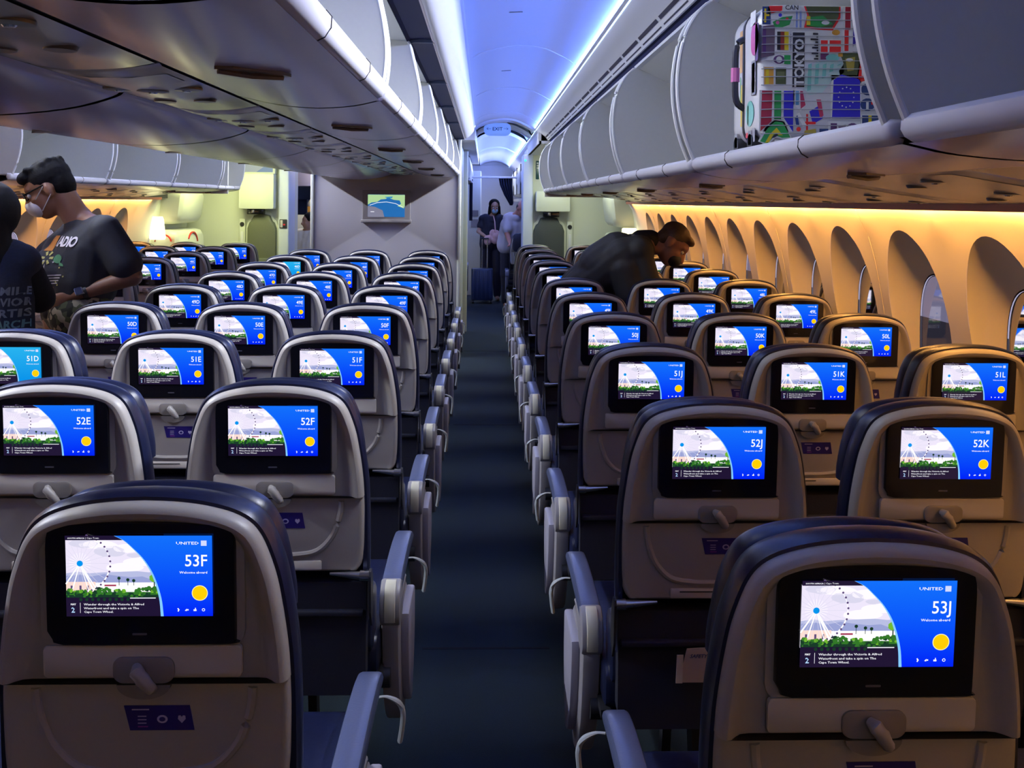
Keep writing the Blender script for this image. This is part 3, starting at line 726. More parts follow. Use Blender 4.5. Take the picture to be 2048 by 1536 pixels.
# the centre bins' left half (facing the left aisle): closed underside and doors
LU = [(-.905, 1.822), (-.93, 1.802), (-1.05, 1.770), (-1.25, 1.752), (-1.45, 1.762), (-1.60, 1.788), (-1.66, 1.803)]
for k in range(len(yC)-1):
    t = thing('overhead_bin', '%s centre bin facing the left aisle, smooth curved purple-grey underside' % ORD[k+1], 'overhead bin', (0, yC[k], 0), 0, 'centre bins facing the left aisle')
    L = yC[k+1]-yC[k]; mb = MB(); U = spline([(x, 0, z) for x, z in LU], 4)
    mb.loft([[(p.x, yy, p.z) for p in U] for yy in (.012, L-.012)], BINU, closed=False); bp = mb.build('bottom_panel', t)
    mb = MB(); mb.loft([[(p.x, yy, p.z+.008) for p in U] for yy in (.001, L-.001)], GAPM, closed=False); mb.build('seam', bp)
    mb = MB(); mb.loft([[(x, yy, z) for x, z in ((-1.66, 1.80), (-1.685, 1.815), (-1.68, 1.845), (-1.66, 1.85))] for yy in (.015, L-.015)], RAIL, closed=False); mb.build('rail', t)
    mb = MB(); mb.loft([[(x, yy, z) for x, z in ((-1.67, 1.845), (-1.70, 1.92), (-1.69, 2.02), (-1.63, 2.14), (-1.60, 2.17), (-.97, 2.17), (-.965, 1.84))] for yy in (.015, L-.015)], BINW, closed=False); mb.build('door', t)
    hm = MB(); xs, yy, zz = -1.36, L*.5, 1.760
    hm.prism([(a, b, zz-.006) for a, b in ((xs-.09, yy+.04), (xs-.03, yy+.03), (xs+.02, yy-.05), (xs+.0, yy-.08), (xs-.04, yy-.06), (xs-.05, yy-.01))], (0, 0, .006), LATCHM); hm.build('latch', bp)
# dark seam lines on the centre underside and passenger service units
mb = MB(); mb.box((-.635, Y0, 1.822), (-.610, 8.88, 1.84), GAPM); mb.box((-.99, Y0, 1.815), (-.60, 8.88, 1.835), GAPM); structure(mb.build('trim_7'))
PSUM = mat('service_panel_grey', (.40, .38, .36), .22, noise=.03, nscale=50)
OVAL = mat('service_dark_oval', (.10, .09, .085), .3)
def psu(y0, L, xs, m, label, grp, flip=1):
    xs = [(x, 1.55+(z-1.55)*1.02) for x, z in xs]
    """xs: [(x,z)...] cross profile from inboard to outboard"""
    t = thing('service_panel', label, 'service panel', (0, y0, 0), 0, grp)
    U = spline([(x, 0, z) for x, z in xs], 3); mb = MB()
    mb.loft([[(m(p.x), yy, p.z + (0 if 0 < i < 5 else .004)) for p in U] for i, yy in enumerate((.004, .02, L*.3, L*.6, L-.02, L-.004))], PSUM, closed=False); mb.build('panel', t)
    def pt(f, y): 
        i = f*(len(U)-1); a = int(min(i, len(U)-2)); q = U[a].lerp(U[a+1], i-a); return (m(q.x), y, q.z)
    for k, (f, yy) in enumerate(((.22, .42), (.5, .42), (.78, .42))):
        v = MB(); p = pt(f, L*yy); v.tube([(p[0], p[1], p[2]+.004), (p[0], p[1], p[2]-.001), (p[0], p[1], p[2]-.003)], [.036, .035, .026], OVAL, 16); 
        o = v.build('reading_light', t); w = MB(); w.tube([(p[0], p[1], p[2]-.002), (p[0], p[1], p[2]-.006)], [.012, .008], SILV, 10); w.build('lens', o)
    for k, (f, yy) in enumerate(((.3, .68), (.65, .68))):
        v = MB(); p = pt(f, L*yy); v.tube([(p[0], p[1], p[2]+.004), (p[0], p[1], p[2]-.004)], [.030, .026], OVAL, 14); v.build('air_nozzle', t)
    v = MB(); v.loft([[pt(f, yy) for f in (.08, .35, .65, .92)] for yy in (L*.12, L*.28)], PSUM, closed=False)
    for vv in range(len(v.v)): v.v[vv] = (v.v[vv][0], v.v[vv][1], v.v[vv][2]-.0015)
    v.build('speaker_cover', t)
    return t
for k in range(13):
    y = 8.88-.787*(k+1)
    if y < -.6: break
    psu(y, .787, [(-.640, 1.806), (-.70, 1.796), (-.77, 1.792), (-.84, 1.795), (-.895, 1.806)], idn, 'centre service panel with reading lights and nozzles, %s from the front partition' % ORD[min(11, k+1)] if k else 'centre service panel with reading lights, nearest the front partition', 'service panels under the centre bins')
for k in range(11):
    y = 9.0-.787*(k+1)
    psu(y, .787, [(1.002, 1.628), (1.15, 1.605), (1.32, 1.580), (1.46, 1.562), (1.56, 1.556)], idn, 'right block service panel with dark ovals, %s from the far end of the bins' % ORD[k+1] if k else 'right block service panel, at the far end of the bins', 'service panels above the right seats')
for k in range(5):
    y = 9.2-.787*(k+1)
    psu(y, .787, [(1.002, 1.628), (1.15, 1.605), (1.32, 1.580), (1.46, 1.562), (1.56, 1.556)], mir, 'far left service panel, %s from the far end of the bins' % (ORD[k+1] if k else 'first'), 'service panels above the left seats')
mb = MB()
for m in (idn, mir):
    a, b = sorted((m(.99), m(1.008))); mb.box((a, -1.2, 1.632), (b, 9.05, 1.64), GAPM)
    a, b = sorted((m(1.555), m(1.585))); mb.box((a, -1.2, 1.552), (b, 9.9, 1.560), mat('wash_light_cover', (.45, .12, .08), .4))
    a, b = sorted((m(1.548), m(1.555))); mb.box((a, -1.6, 1.533), (b, 9.9, 1.560), mat('wash_light_cover', ()))
    a, b = sorted((m(.60), m(1.59))); mb.box((a, 9.02, 1.60), (b, 9.05, 2.12), BINW)
structure(mb.build('trim_8'))
# ---------------------------------------------------------------- front of the section
PART = mat('partition_laminate', (.40, .38, .40), .5, noise=.04, nscale=150, bump=.1)
CRM = mat('monument_cream', (.66, .68, .60), .45)
mb = MB(); mb.rbox((-1.70, 9.02, 0), (-.245, 9.1, 1.86), PART, .012, 2); mb.box((-1.70, 9.04, 1.84), (-.245, 9.1, 2.30), PART); structure(mb.build('wall_partition'))
mb = MB(); mb.box((-1.69, 9.1, 0), (-.250, 10.85, 2.34), CRM); mb.rbox((-.268, 9.0, 0), (-.232, 9.065, 2.31), CRM, .012, 2); mb.box((-.30, 9.065, 2.16), (-.10, 15.0, 2.5), WHT); mb.rbox((-.26, 10.78, 0), (-.200, 10.86, 2.31), CRM, .012, 2)
mb.rbox((-1.715, 9.0, 0), (-1.68, 9.065, 1.86), CRM, .01, 2); structure(mb.build('trim_9'))
# display on the partition
t = thing('wall_monitor', 'wall monitor showing a blue and green flight map on the grey partition', 'monitor', (-.965, 9.02, 1.495))
FRM = mat('monitor_frame_grey', (.27, .25, .25), .45)
mb = MB(); mb.rbox((-.235, -.055, -.155), (.235, -.001, .155), FRM, .012, 1); mb.rbox((-.245, -.085, -.165), (.245, -.001, -.135), FRM, .008, 0); mb.build('frame', t)
mb = MB(); R = .181; mb.poly([(-R, -.057, -.108), (R, -.057, -.108), (R, -.057, .112), (-R, -.057, .112)], glow('map_sea', (.015, .14, .42), 1))
LAND = glow('map_land', (.40, .62, .30), 1)
mb.poly([(x*R, -.0575, z*.11) for x, z in ((-1, 1), (1, 1), (1, .0), (.95, -.2), (.6, .0), (.8, .2), (.72, .5), (.4, .55), (.1, .75), (-.05, .62), (-.3, .58), (-.5, .35), (-.8, .3), (-1, .1))], LAND)
mb.poly([(x*R, -.058, z*.11) for x, z in ((-.1, .8), (.35, .85), (.3, .7), (.05, .68))], glow('map_sea_light', (.03, .25, .5), 1))
mb.poly([(x*R, -.058, z*.11) for x, z in ((-1, .0), (-.6, -.1), (-.2, -.4), (-.1, -1), (-1, -1))], glow('map_shade', (.20, .20, .28), 1))
mb.tube([(x*R, -.059, z*.11) for x, z in ((-.9, .05), (-.5, .28), (0, .36), (.5, .22), (.9, -.1))], .0025, TXW, 5)
mb.poly([(x*R, -.059, z*.11) for x, z in ((-.85, -.55), (-.65, -.55), (-.65, -.5), (-.85, -.5))], TXW); mb.build('screen', t)
t = thing('wall_lamp', 'small glowing amber lamp at the top of the grey partition', 'lamp', (-1.07, 9.02, 1.845))
mb = MB(); mb.rbox((-.07, -.03, -.045), (.03, 0, .045), PART, .01, 1); mb.build('housing', t)
mb = MB()
for x in (-.045, -.012): mb.rbox((x, -.05, -.034), (x+.026, -.028, .034), glow('amber_bulb', (1, .62, .08), 2.6, 'AUTO'), .008, 2)
mb.build('bulb', t)
t = thing('wall_sign', 'small grey sign box right of the amber lamp on the partition', 'sign', (-.91, 9.02, 1.835))
mb = MB(); mb.rbox((-.10, -.02, -.035), (.07, 0, .035), FRM, .008, 1); mb.build('box', t)
mb = MB(); mb.rbox((.0, -.022, -.010), (.05, -.02, .012), DARK, .003, 1); mb.build('pictogram', t)
# the exit sign over the aisle
t = thing('exit_sign', 'oval translucent blue EXIT sign with arrows hanging over the main aisle', 'exit sign', (.130, 9.7, 2.325))
EXM = mat('exit_sign_acrylic', (.40, .50, .85), .25, emit=(.12, .27, .85), es=.6)
mb = MB(); mb.loft([[(x, y, z) for x, z in rrect(-.145+i, -.075+i, .145-i, .065-i, .062)] for y, i in ((-.008, .004), (-.005, 0), (.005, 0), (.008, .004))], EXM); mb.build('panel', t)
mb = MB(); mb.rbox((-.10, -.012, .062), (.10, .012, .115), WHT, .008, 2); mb.build('bracket', t)
mb = MB(); EXT = mat('exit_letter', (.01, .03, .10), .5)
put_text(mb, 'EXIT', lambda x, y: (x, -.0095, y-.018), EXT, size=.036, align='CENTER', fit=.105, bold=.02)
for s in (-1, 1):
    mb.box(tuple(sorted((s*.068, s*.112)))[0:1] + (-.0100, -.0015), (max(s*.068, s*.112), -.0090, .0015), EXT)
    for q in (-1, 1): mb.tube([(s*.114, -.0095, 0), (s*.098, -.0095, q*.013)], .0018, EXT, 5)
mb.build('lettering', t)
# side ceilings over the door zone, monuments with crew seats, doors
JGR = mat('crew_seat_dark_grey', (.055, .065, .065), .55, noise=.1, nscale=100, bump=.15)
DOORM = mat('door_liner_cream', (.70, .71, .60), .42)
def front(side):
    m = (lambda x: x) if side > 0 else (lambda x: CB-x)
    def bx(mb, a, b, M, r=0, ax=2):
        x0, x1 = sorted((m(a[0]), m(b[0]))); A = (x0, a[1], a[2]); B = (x1, b[1], b[2])
        return mb.rbox(A, B, M, r, ax) if r else mb.box(A, B, M)
    mb = MB(); bx(mb, (.54, 9.06, 2.13), (1.95, 11.3, 2.16), WHT); bx(mb, (.53, 9.06, 2.13), (.56, 11.3, 2.25), WHT)
    bx(mb, (1.70, 9.9, 1.50), (1.95, 11.3, 1.56), DOORM); structure(mb.build('trim_%d' % (10 if side > 0 else 11)))
    mb = MB(); bx(mb, (.52, 11.3, 0), (1.95, 12.0, 2.2), CRM); structure(mb.build('wall_monument' if side > 0 else 'wall_monument_left'))
    COLM = mat('column_blue_white', (.62, .66, .78), .4)
    mb = MB(); bx(mb, (.47, 11.22, 0), (.60, 11.6, 2.13), COLM, .02); structure(mb.build('trim_%d' % (12 if side > 0 else 13)))
    # crew seat
    where = 'right' if side > 0 else 'left'
    t = thing('crew_seat', 'dark folded crew seat on the monument wall beyond the %s rear seats' % where, 'crew seat', (m(.80), 11.3, 0), 0, 'folded crew seats')
    hw = .20 if side > 0 else .185
    jm = JGR if side > 0 else mat('crew_seat_olive', (.13, .14, .09), .55, noise=.1, nscale=100, bump=.15)
    out = [(-.9, .55), (-1, .75), (-1, 1.20), (-.86, 1.27), (-.72, 1.29), (-.55, 1.36), (0, 1.385), (.55, 1.36), (.72, 1.29), (.86, 1.27), (1, 1.20), (1, .75), (.9, .55)]
    mb = MB(); mb.loft([[(x*hw*k, y, 1+(z-1)*k) for x, z in out] for k, y in ((1.06, 0), (1.06, -.03), (1.0, -.035))], CRM); mb.build('surround', t)
    mb = MB(); mb.loft([[(x*hw*k*.95, y, 1+(z-1)*k*.97) for x, z in out] for k, y in ((1, -.034), (1, -.07), (.96, -.085), (.85, -.092))], jm); mb.build('backrest', t)
    mb = MB(); mb.rbox((-hw*.9, -.12, .50), (hw*.9, -.03, .83), jm, .03, 1); mb.build('folded_seat', t)
    mb = MB(); x0 = hw*1.12 if side > 0 else -hw*1.12-.075
    mb.rbox((x0, -.05, .93), (x0+.075, 0, 1.31), CRM, .02, 1); mb.tube([(x0+.037, -.05, 1.24), (x0+.037, -.062, 1.24)], [.028, .024], DARK, 14); mb.rbox((x0+.02, -.058, .97), (x0+.055, -.05, 1.15), WHT, .008, 1); mb.build('handset_holder', t)
    t = thing('storage_box', 'pale storage box on the wall above the %s crew seat' % where, 'box', (m(.84), 11.3, 1.4), 0, 'boxes above the crew seats')
    mb = MB(); mb.rbox((-.21, -.20, .03), (.21, 0, .28 if side > 0 else .46), CRM, .02, 1); mb.build('body', t)
    mb = MB(); mb.rbox((-.12, -.16, -.035), (.08, -.06, .03), BLACK, .012, 0); mb.rbox((-.06, -.165, -.02), (-.03, -.158, .02), SILV, .004, 1); mb.build('handset', t)
    if side < 0:
        t = thing('wall_monitor', 'small wall monitor above the storage box in the far left door area', 'monitor', (-2.77, 11.3, 1.93))
        mb = MB(); mb.rbox((-.21, -.12, -.07), (.21, 0, .09), CRM, .012, 1); mb.build('frame', t)
        mb = MB(); mb.poly([(-.18, -.122, -.05), (.18, -.122, -.05), (.18, -.122, .075), (-.18, -.122, .075)], glow('map_shade2', (.30, .34, .36), 1)); mb.poly([(-.02, -.123, -.05), (.18, -.123, -.05), (.18, -.123, .05), (.08, -.123, .02)], glow('map_sea2', (.12, .20, .36), 1)); mb.build('screen', t)
        t = thing('switch_panel', 'small dark switch panel with a red light on the left column', 'switch panel', (m(.535), 11.22, 1.25))
        mb = MB(); mb.rbox((-.045, -.012, -.055), (.045, 0, .055), DARK, .006, 1); mb.build('plate', t)
        mb = MB(); mb.rbox((.0, -.016, -.02), (.025, -.012, .0), glow('red_lamp', (.5, .02, .02), 1), .003, 1); mb.rbox((-.035, -.016, -.045), (-.005, -.012, .045), PL2, .003, 1); mb.build('switches', t)
    else:
        t = thing('safety_notice', 'narrow dark vertical notice high on the right column', 'sign', (.655, 11.3, 1.93))
        mb = MB(); mb.rbox((-.02, -.012, -.10), (.02, 0, .13), mat('teal_dark', (.02, .08, .10), .3), .006, 1); mb.build('plate', t)
        mb = MB()
        for k in range(3): mb.rbox((-.011, -.015, .03+k*.03), (.011, -.012, .05+k*.03), WHT, .003, 1)
        mb.build('pictogram', t)
        mb = MB(); t = thing('indicator_light', 'tiny green indicator light at the top of the right column', 'indicator light', (.50, 11.22, 2.06)); mb.rbox((-.012, -.01, -.012), (.012, 0, .012), glow('green_led', (.05, .8, .55), 1.5), .004, 1); mb.build('lens', t)
    # door
    t = thing('cabin_door', 'cream cabin door with a bulky slide cover and red arc on the %s side' % where, 'door', (m(1.7), 10.6, 0), 0, 'cabin doors')
    q = 1 if side > 0 else -1
    def X(x): return q*(x-1.7)
    mb = MB(); mb.loft([[(X(x), y, z) for x, z in ((1.74, .02), (1.76, .5), (1.72, 1.1), (1.66, 1.5), (1.60, 1.9), (1.62, 2.0), (1.90, 2.0), (1.90, .02))] for y in (-.58, .60)], DOORM, smooth=False); mb.build('door_skin', t)
    def bulge(z0, z1, xi0, xi1, ya, yb, name, M=DOORM):
        b = MB(); L = []
        for k, ins in ((0, 0), (.6, .0), (.9, .02), (1, .06)):
            L.append([(X(1.74-(1.74-(xi0+(xi1-xi0)*(p[1]-z0)/(z1-z0)))*k), p[0], p[1]) for p in rrect(ya+ins, z0+ins, yb-ins, z1-ins, .09 if ins < .03 else .07)])
        b.loft(L, M); return b.build(name, t)
    bulge(.35, 1.20, 1.42, 1.46, -.50, .52, 'slide_cover'); bulge(1.26, 1.66, 1.47, 1.42, -.40, .45, 'upper_cover')
    b = MB(); b.tube([(X(1.452), .05+.17*math.cos(a), 1.03+.13*math.sin(a)) for a in [math.pi*(.05+.8*k/12) for k in range(13)]], .011, mat('red_arc', (.6, .03, .02), .4), 6); b.build('handle_arc', t)
    b = MB(); b.rbox((min(X(1.41), X(1.44)), -.14, .88), (max(X(1.41), X(1.44)), .02, .95), CRM, .01, 1); b.build('lever', t)
    # side-facing red arc also seen from the rear end face
    b = MB(); b.tube([(X(1.60)+.09*math.cos(a)*1.0, -.505, 1.06+.09*math.sin(a)) for a in [math.pi*(.05+.9*k/10) for k in range(11)]], .009, mat('red_arc', (.6, .03, .02), .4), 6); b.build('warning_arc', t)
    t = thing('door_lamp', 'bright glowing emergency lamp beside the %s cabin door' % where, 'lamp', (m(1.62), 9.98, 1.22), 0, 'door lamps')
    b = MB()
    if side < 0: b.loft([[(.09*k*math.cos(a), .05*k*math.sin(a), z) for a in [math.pi*j/8 for j in range(16)]] for k, z in ((.9, -.12), (1, -.10), (.75, .10), (.6, .13))], glow('door_lamp_glow', (1, .93, .45), 3.5, 'AUTO'))
    else: b.rbox((-.10, -.03, -.02), (.06, .03, .05), glow('door_lamp_glow', (1, .93, .45), 3.5, 'AUTO'), .02, 1)
    b.build('lens', t)
front(1); front(-1)
# next cabin ahead
mb = MB()
mb.loft([[(x, y, z) for x, z in ((.62, 2.16), (.56, 2.10), (.52, 1.98), (.52, 1.85), (.56, 1.68), (.62, 1.64), (1.5, 1.6), (1.6, 2.2))] for y in (12.03, 18.5)], BINW)
for k in range(3): mb.box((.515, 13.2+k*1.6, 1.66), (.53, 13.215+k*1.6, 2.1), GAPM)
o = mb.build('overhead_bin'); tag(o, 'closed row of overhead bins in the far cabin, right of the distant aisle', 'overhead bin')
mb = MB(); mb.box((.58, 12, 1.55), (1.95, 18.5, 1.60), PSUM); mb.box((1.5, 12, 0), (1.95, 18.5, 1.6), BEIGE); structure(mb.build('trim_14'))
mb = MB(); mb.rbox((-1.2, 15.0, 0), (-.06, 16.2, 2.05), CRM, .02, 2); mb.box((-1.3, 16.2, 0), (-.3, 18.5, 2.1), CRM)
for (z0, z1) in ((1.30, 1.40), (1.12, 1.25)): mb.box((-.22, 14.99, z0), (-.10, 15.0, z1), FRM)
structure(mb.build('wall_far'))
t = thing('overhead_bin', 'far overhead bin end with a white rail, left of the distant aisle', 'overhead bin', (0, 12.2, 0))
mb = MB(); mb.loft([[(x, y, z) for x, z in ((-.24, 1.82), (-.20, 1.86), (-.185, 1.98), (-.21, 2.15), (-1.4, 2.17), (-1.4, 1.80))] for y in (0, 2.7)], BINW, smooth=False); mb.build('body', t)
mb = MB(); mb.tube([(-.205, 0, 1.845), (-.205, 2.7, 1.845)], .018, RAIL, 8); mb.build('rail', t)
t = thing('aisle_curtain', 'dark navy curtain gathered at the top right of the distant aisle', 'curtain', (0, 14.0, 0))
CUR = mat('curtain_dark_navy', (.015, .02, .06), .8, noise=.3, nscale=60)
mb = MB(); n = 26
mb.loft([[(x0+(x1-x0)*k/n, math.sin(k*1.3)*.03*w_, z) for k in range(n+1)] for z, x0, x1, w_ in ((1.905, .215, .43, 1), (1.80, .235, .43, 1), (1.65, .30, .44, .8), (1.52, .375, .445, .5), (1.49, .39, .43, .3))], CUR, closed=False)
mb.build('gathered_drape', t)
mb = MB(); n = 10; mb.loft([[(-.235+.05*k/n, math.sin(k*1.7)*.02, z) for k in range(n+1)] for z in (1.89, 1.25)], CUR, closed=False); mb.build('drape', t)
mb = MB(); mb.rbox((-.26, -.03, 1.905), (.50, .03, 1.935), WHT, .008, 0); mb.build('rail', t)
def plain_seat(x, y, label):
    t = thing('airline_seat', label, 'seat', (x, y, 0), 0, 'seats of the cabin ahead')
    obj('back_shell', SHELL, t); obj('back_cushion', BACKC, t); obj('headrest', HEADR, t); obj('tray_table', TRAY, t)
    mb = MB(); mb.rbox((-.165, -.022, .86), (.165, -.004, 1.115), NAVY, .05, 1); mb.build('navy_back_cover', t)
    obj('seat_cushion', CUSH, t); obj('seat_frame', FRAME, t); obj('seat_leg', LEG, t)
    for sg in ((-1,) if x > 0 else (1,)): a = obj('armrest', KNUM, t, (sg*.236, 0, 0)); obj('armrest_pad', PADM, a); obj('side_panel', SHRM, t, (sg*.236, 0, 0))
for k in range(2): plain_seat(.56, 12.45+k*1.25, 'plain navy seat beyond the right column, %s of the cabin ahead' % ('first', 'second')[k])
for k in range(3): plain_seat(-.50, 12.0+k*.8, 'plain navy seat left of the distant aisle, %s of the cabin ahead' % ('first', 'second', 'third')[k])
# galley corner seen through the left aisle
t = thing('galley_shelf', 'warm lit galley cabinet seen through the left aisle beyond the partition', 'cabinet', (-2.42, 13.4, 0))
mb = MB(); mb.rbox((-.45, 0, 0), (.40, .6, 1.32), CRM, .01, 2); mb.rbox((-.45, .05, 1.75), (.40, .6, 2.2), mat('galley_lilac', (.40, .38, .62), .5), .01, 2); mb.build('body', t)
mb = MB(); mb.rbox((-.10, -.03, .98), (.12, .0, 1.27), FRM, .01, 1); mb.build('door', t)
t = thing('paper_bag', 'crumpled white and orange bag on the galley cabinet', 'bag', (-2.50, 13.5, 1.32))
rd = random.Random(5); mb = MB()
mb.loft([[( (.10+.02*rd.random())*k*math.cos(a), .07*k*math.sin(a), z) for a in [math.pi*j/6 for j in range(12)]] for k, z in ((.95, 0), (1.05, .06), (1, .13))], mat('orange_bag', (.75, .38, .08), .6)); mb.build('base', t)
mb = MB(); mb.loft([[( (.10+.02*rd.random())*k*math.cos(a), .07*k*math.sin(a), z) for a in [math.pi*j/6 for j in range(12)]] for k, z in ((1, .13), (1.05, .18), (.7, .24), (.3, .26))], mat('white_bag', (.75, .73, .70), .6)); mb.build('top', t)
# ---------------------------------------------------------------- stickered suitcase in the right bin
CASE = mat('suitcase_silver_white', (.72, .73, .78), .22, coat=.4)
t = thing('suitcase', 'hard silver suitcase covered in travel stickers standing in the right open bin', 'suitcase', (.614, 2.03, 1.674))
CW, CD, CH = .30, .225, .332
mb = MB(); L = []
for y, i in ((0, .022), (.006, .010), (.018, .003), (.040, 0), (CD-.04, 0), (CD-.018, .003), (CD-.006, .010), (CD, .022)):
    L.append([(x, y, z) for x, z in rrect(i, .012+i, CW-i, CH-i, .045-i*.6, 6)])
mb.loft(L, CASE); mb.build('shell', t)
mb = MB(); mb.loft([[(x, y, z) for x, z in rrect(-.002, .010, CW+.002, CH+.002, .047, 6)] for y in (CD*.47, CD*.53)], DARK); mb.build('zip_band', t)
mb = MB()
for y in (.05, CD-.06): mb.tube([(-.004, y, .018), (.02, y, .018)], .020, DARK, 14); mb.box((-.004, y-.012, .012), (.022, y+.012, .045), SILV)
mb.build('wheel', t)
mb = MB(); mb.tube(spline([(.004, CD*.5, .10), (-.018, CD*.5, .12), (-.021, CD*.5, .18), (-.018, CD*.5, .25), (.004, CD*.5, .27)], 4), .008, DARK, 8); h = mb.build('side_handle', t)
mb = MB(); mb.tube([(-.0212, CD*.5, .165), (-.0212, CD*.5, .198)], .0105, mat('pink_ribbon', (.65, .18, .42), .6), 8); mb.build('pink_ribbon', h)
K = .000287
def fx(cx): return (cx-742)*K
def fz(cyy): return .006+(1128-cyy)*K
SM = {}
def stc(c):
    if c not in SM: SM[c] = mat('sticker_%d' % len(SM), c, .3, coat=.3)
    return SM[c]
RED, GRN, BLU_, WHI, BLK, YEL, TEA, ORG, PUR, NVY, PNK, GLD, OLV = (.80, .02, .02), (.02, .32, .07), (.03, .02, .60), (.86, .88, .90), (.015, .015, .03), (.80, .60, .02), (.22, .60, .55), (.75, .35, .04), (.10, .03, .16), (.02, .05, .20), (.60, .10, .35), (.45, .35, .05), (.07, .09, .03)
lay = {}
def stick(name, items):
    mb = MB()
    for k, (c, pts) in enumerate(items): mb.prism([(fx(a), -.0006-.0003*k, fz(b)) for a, b in [(min(a_, 1740), max(b_, 22)) for a_, b_ in pts]], (0, .0008, 0), stc(c))
    return mb
def R4(a, b, c, d): return [(a, b), (c, b), (c, d), (a, d)]
def CI(a, b, r, r2=None, n=14): return [(a+r*math.cos(k*2*math.pi/n), b+(r2 or r)*math.sin(k*2*math.pi/n)) for k in range(n)]
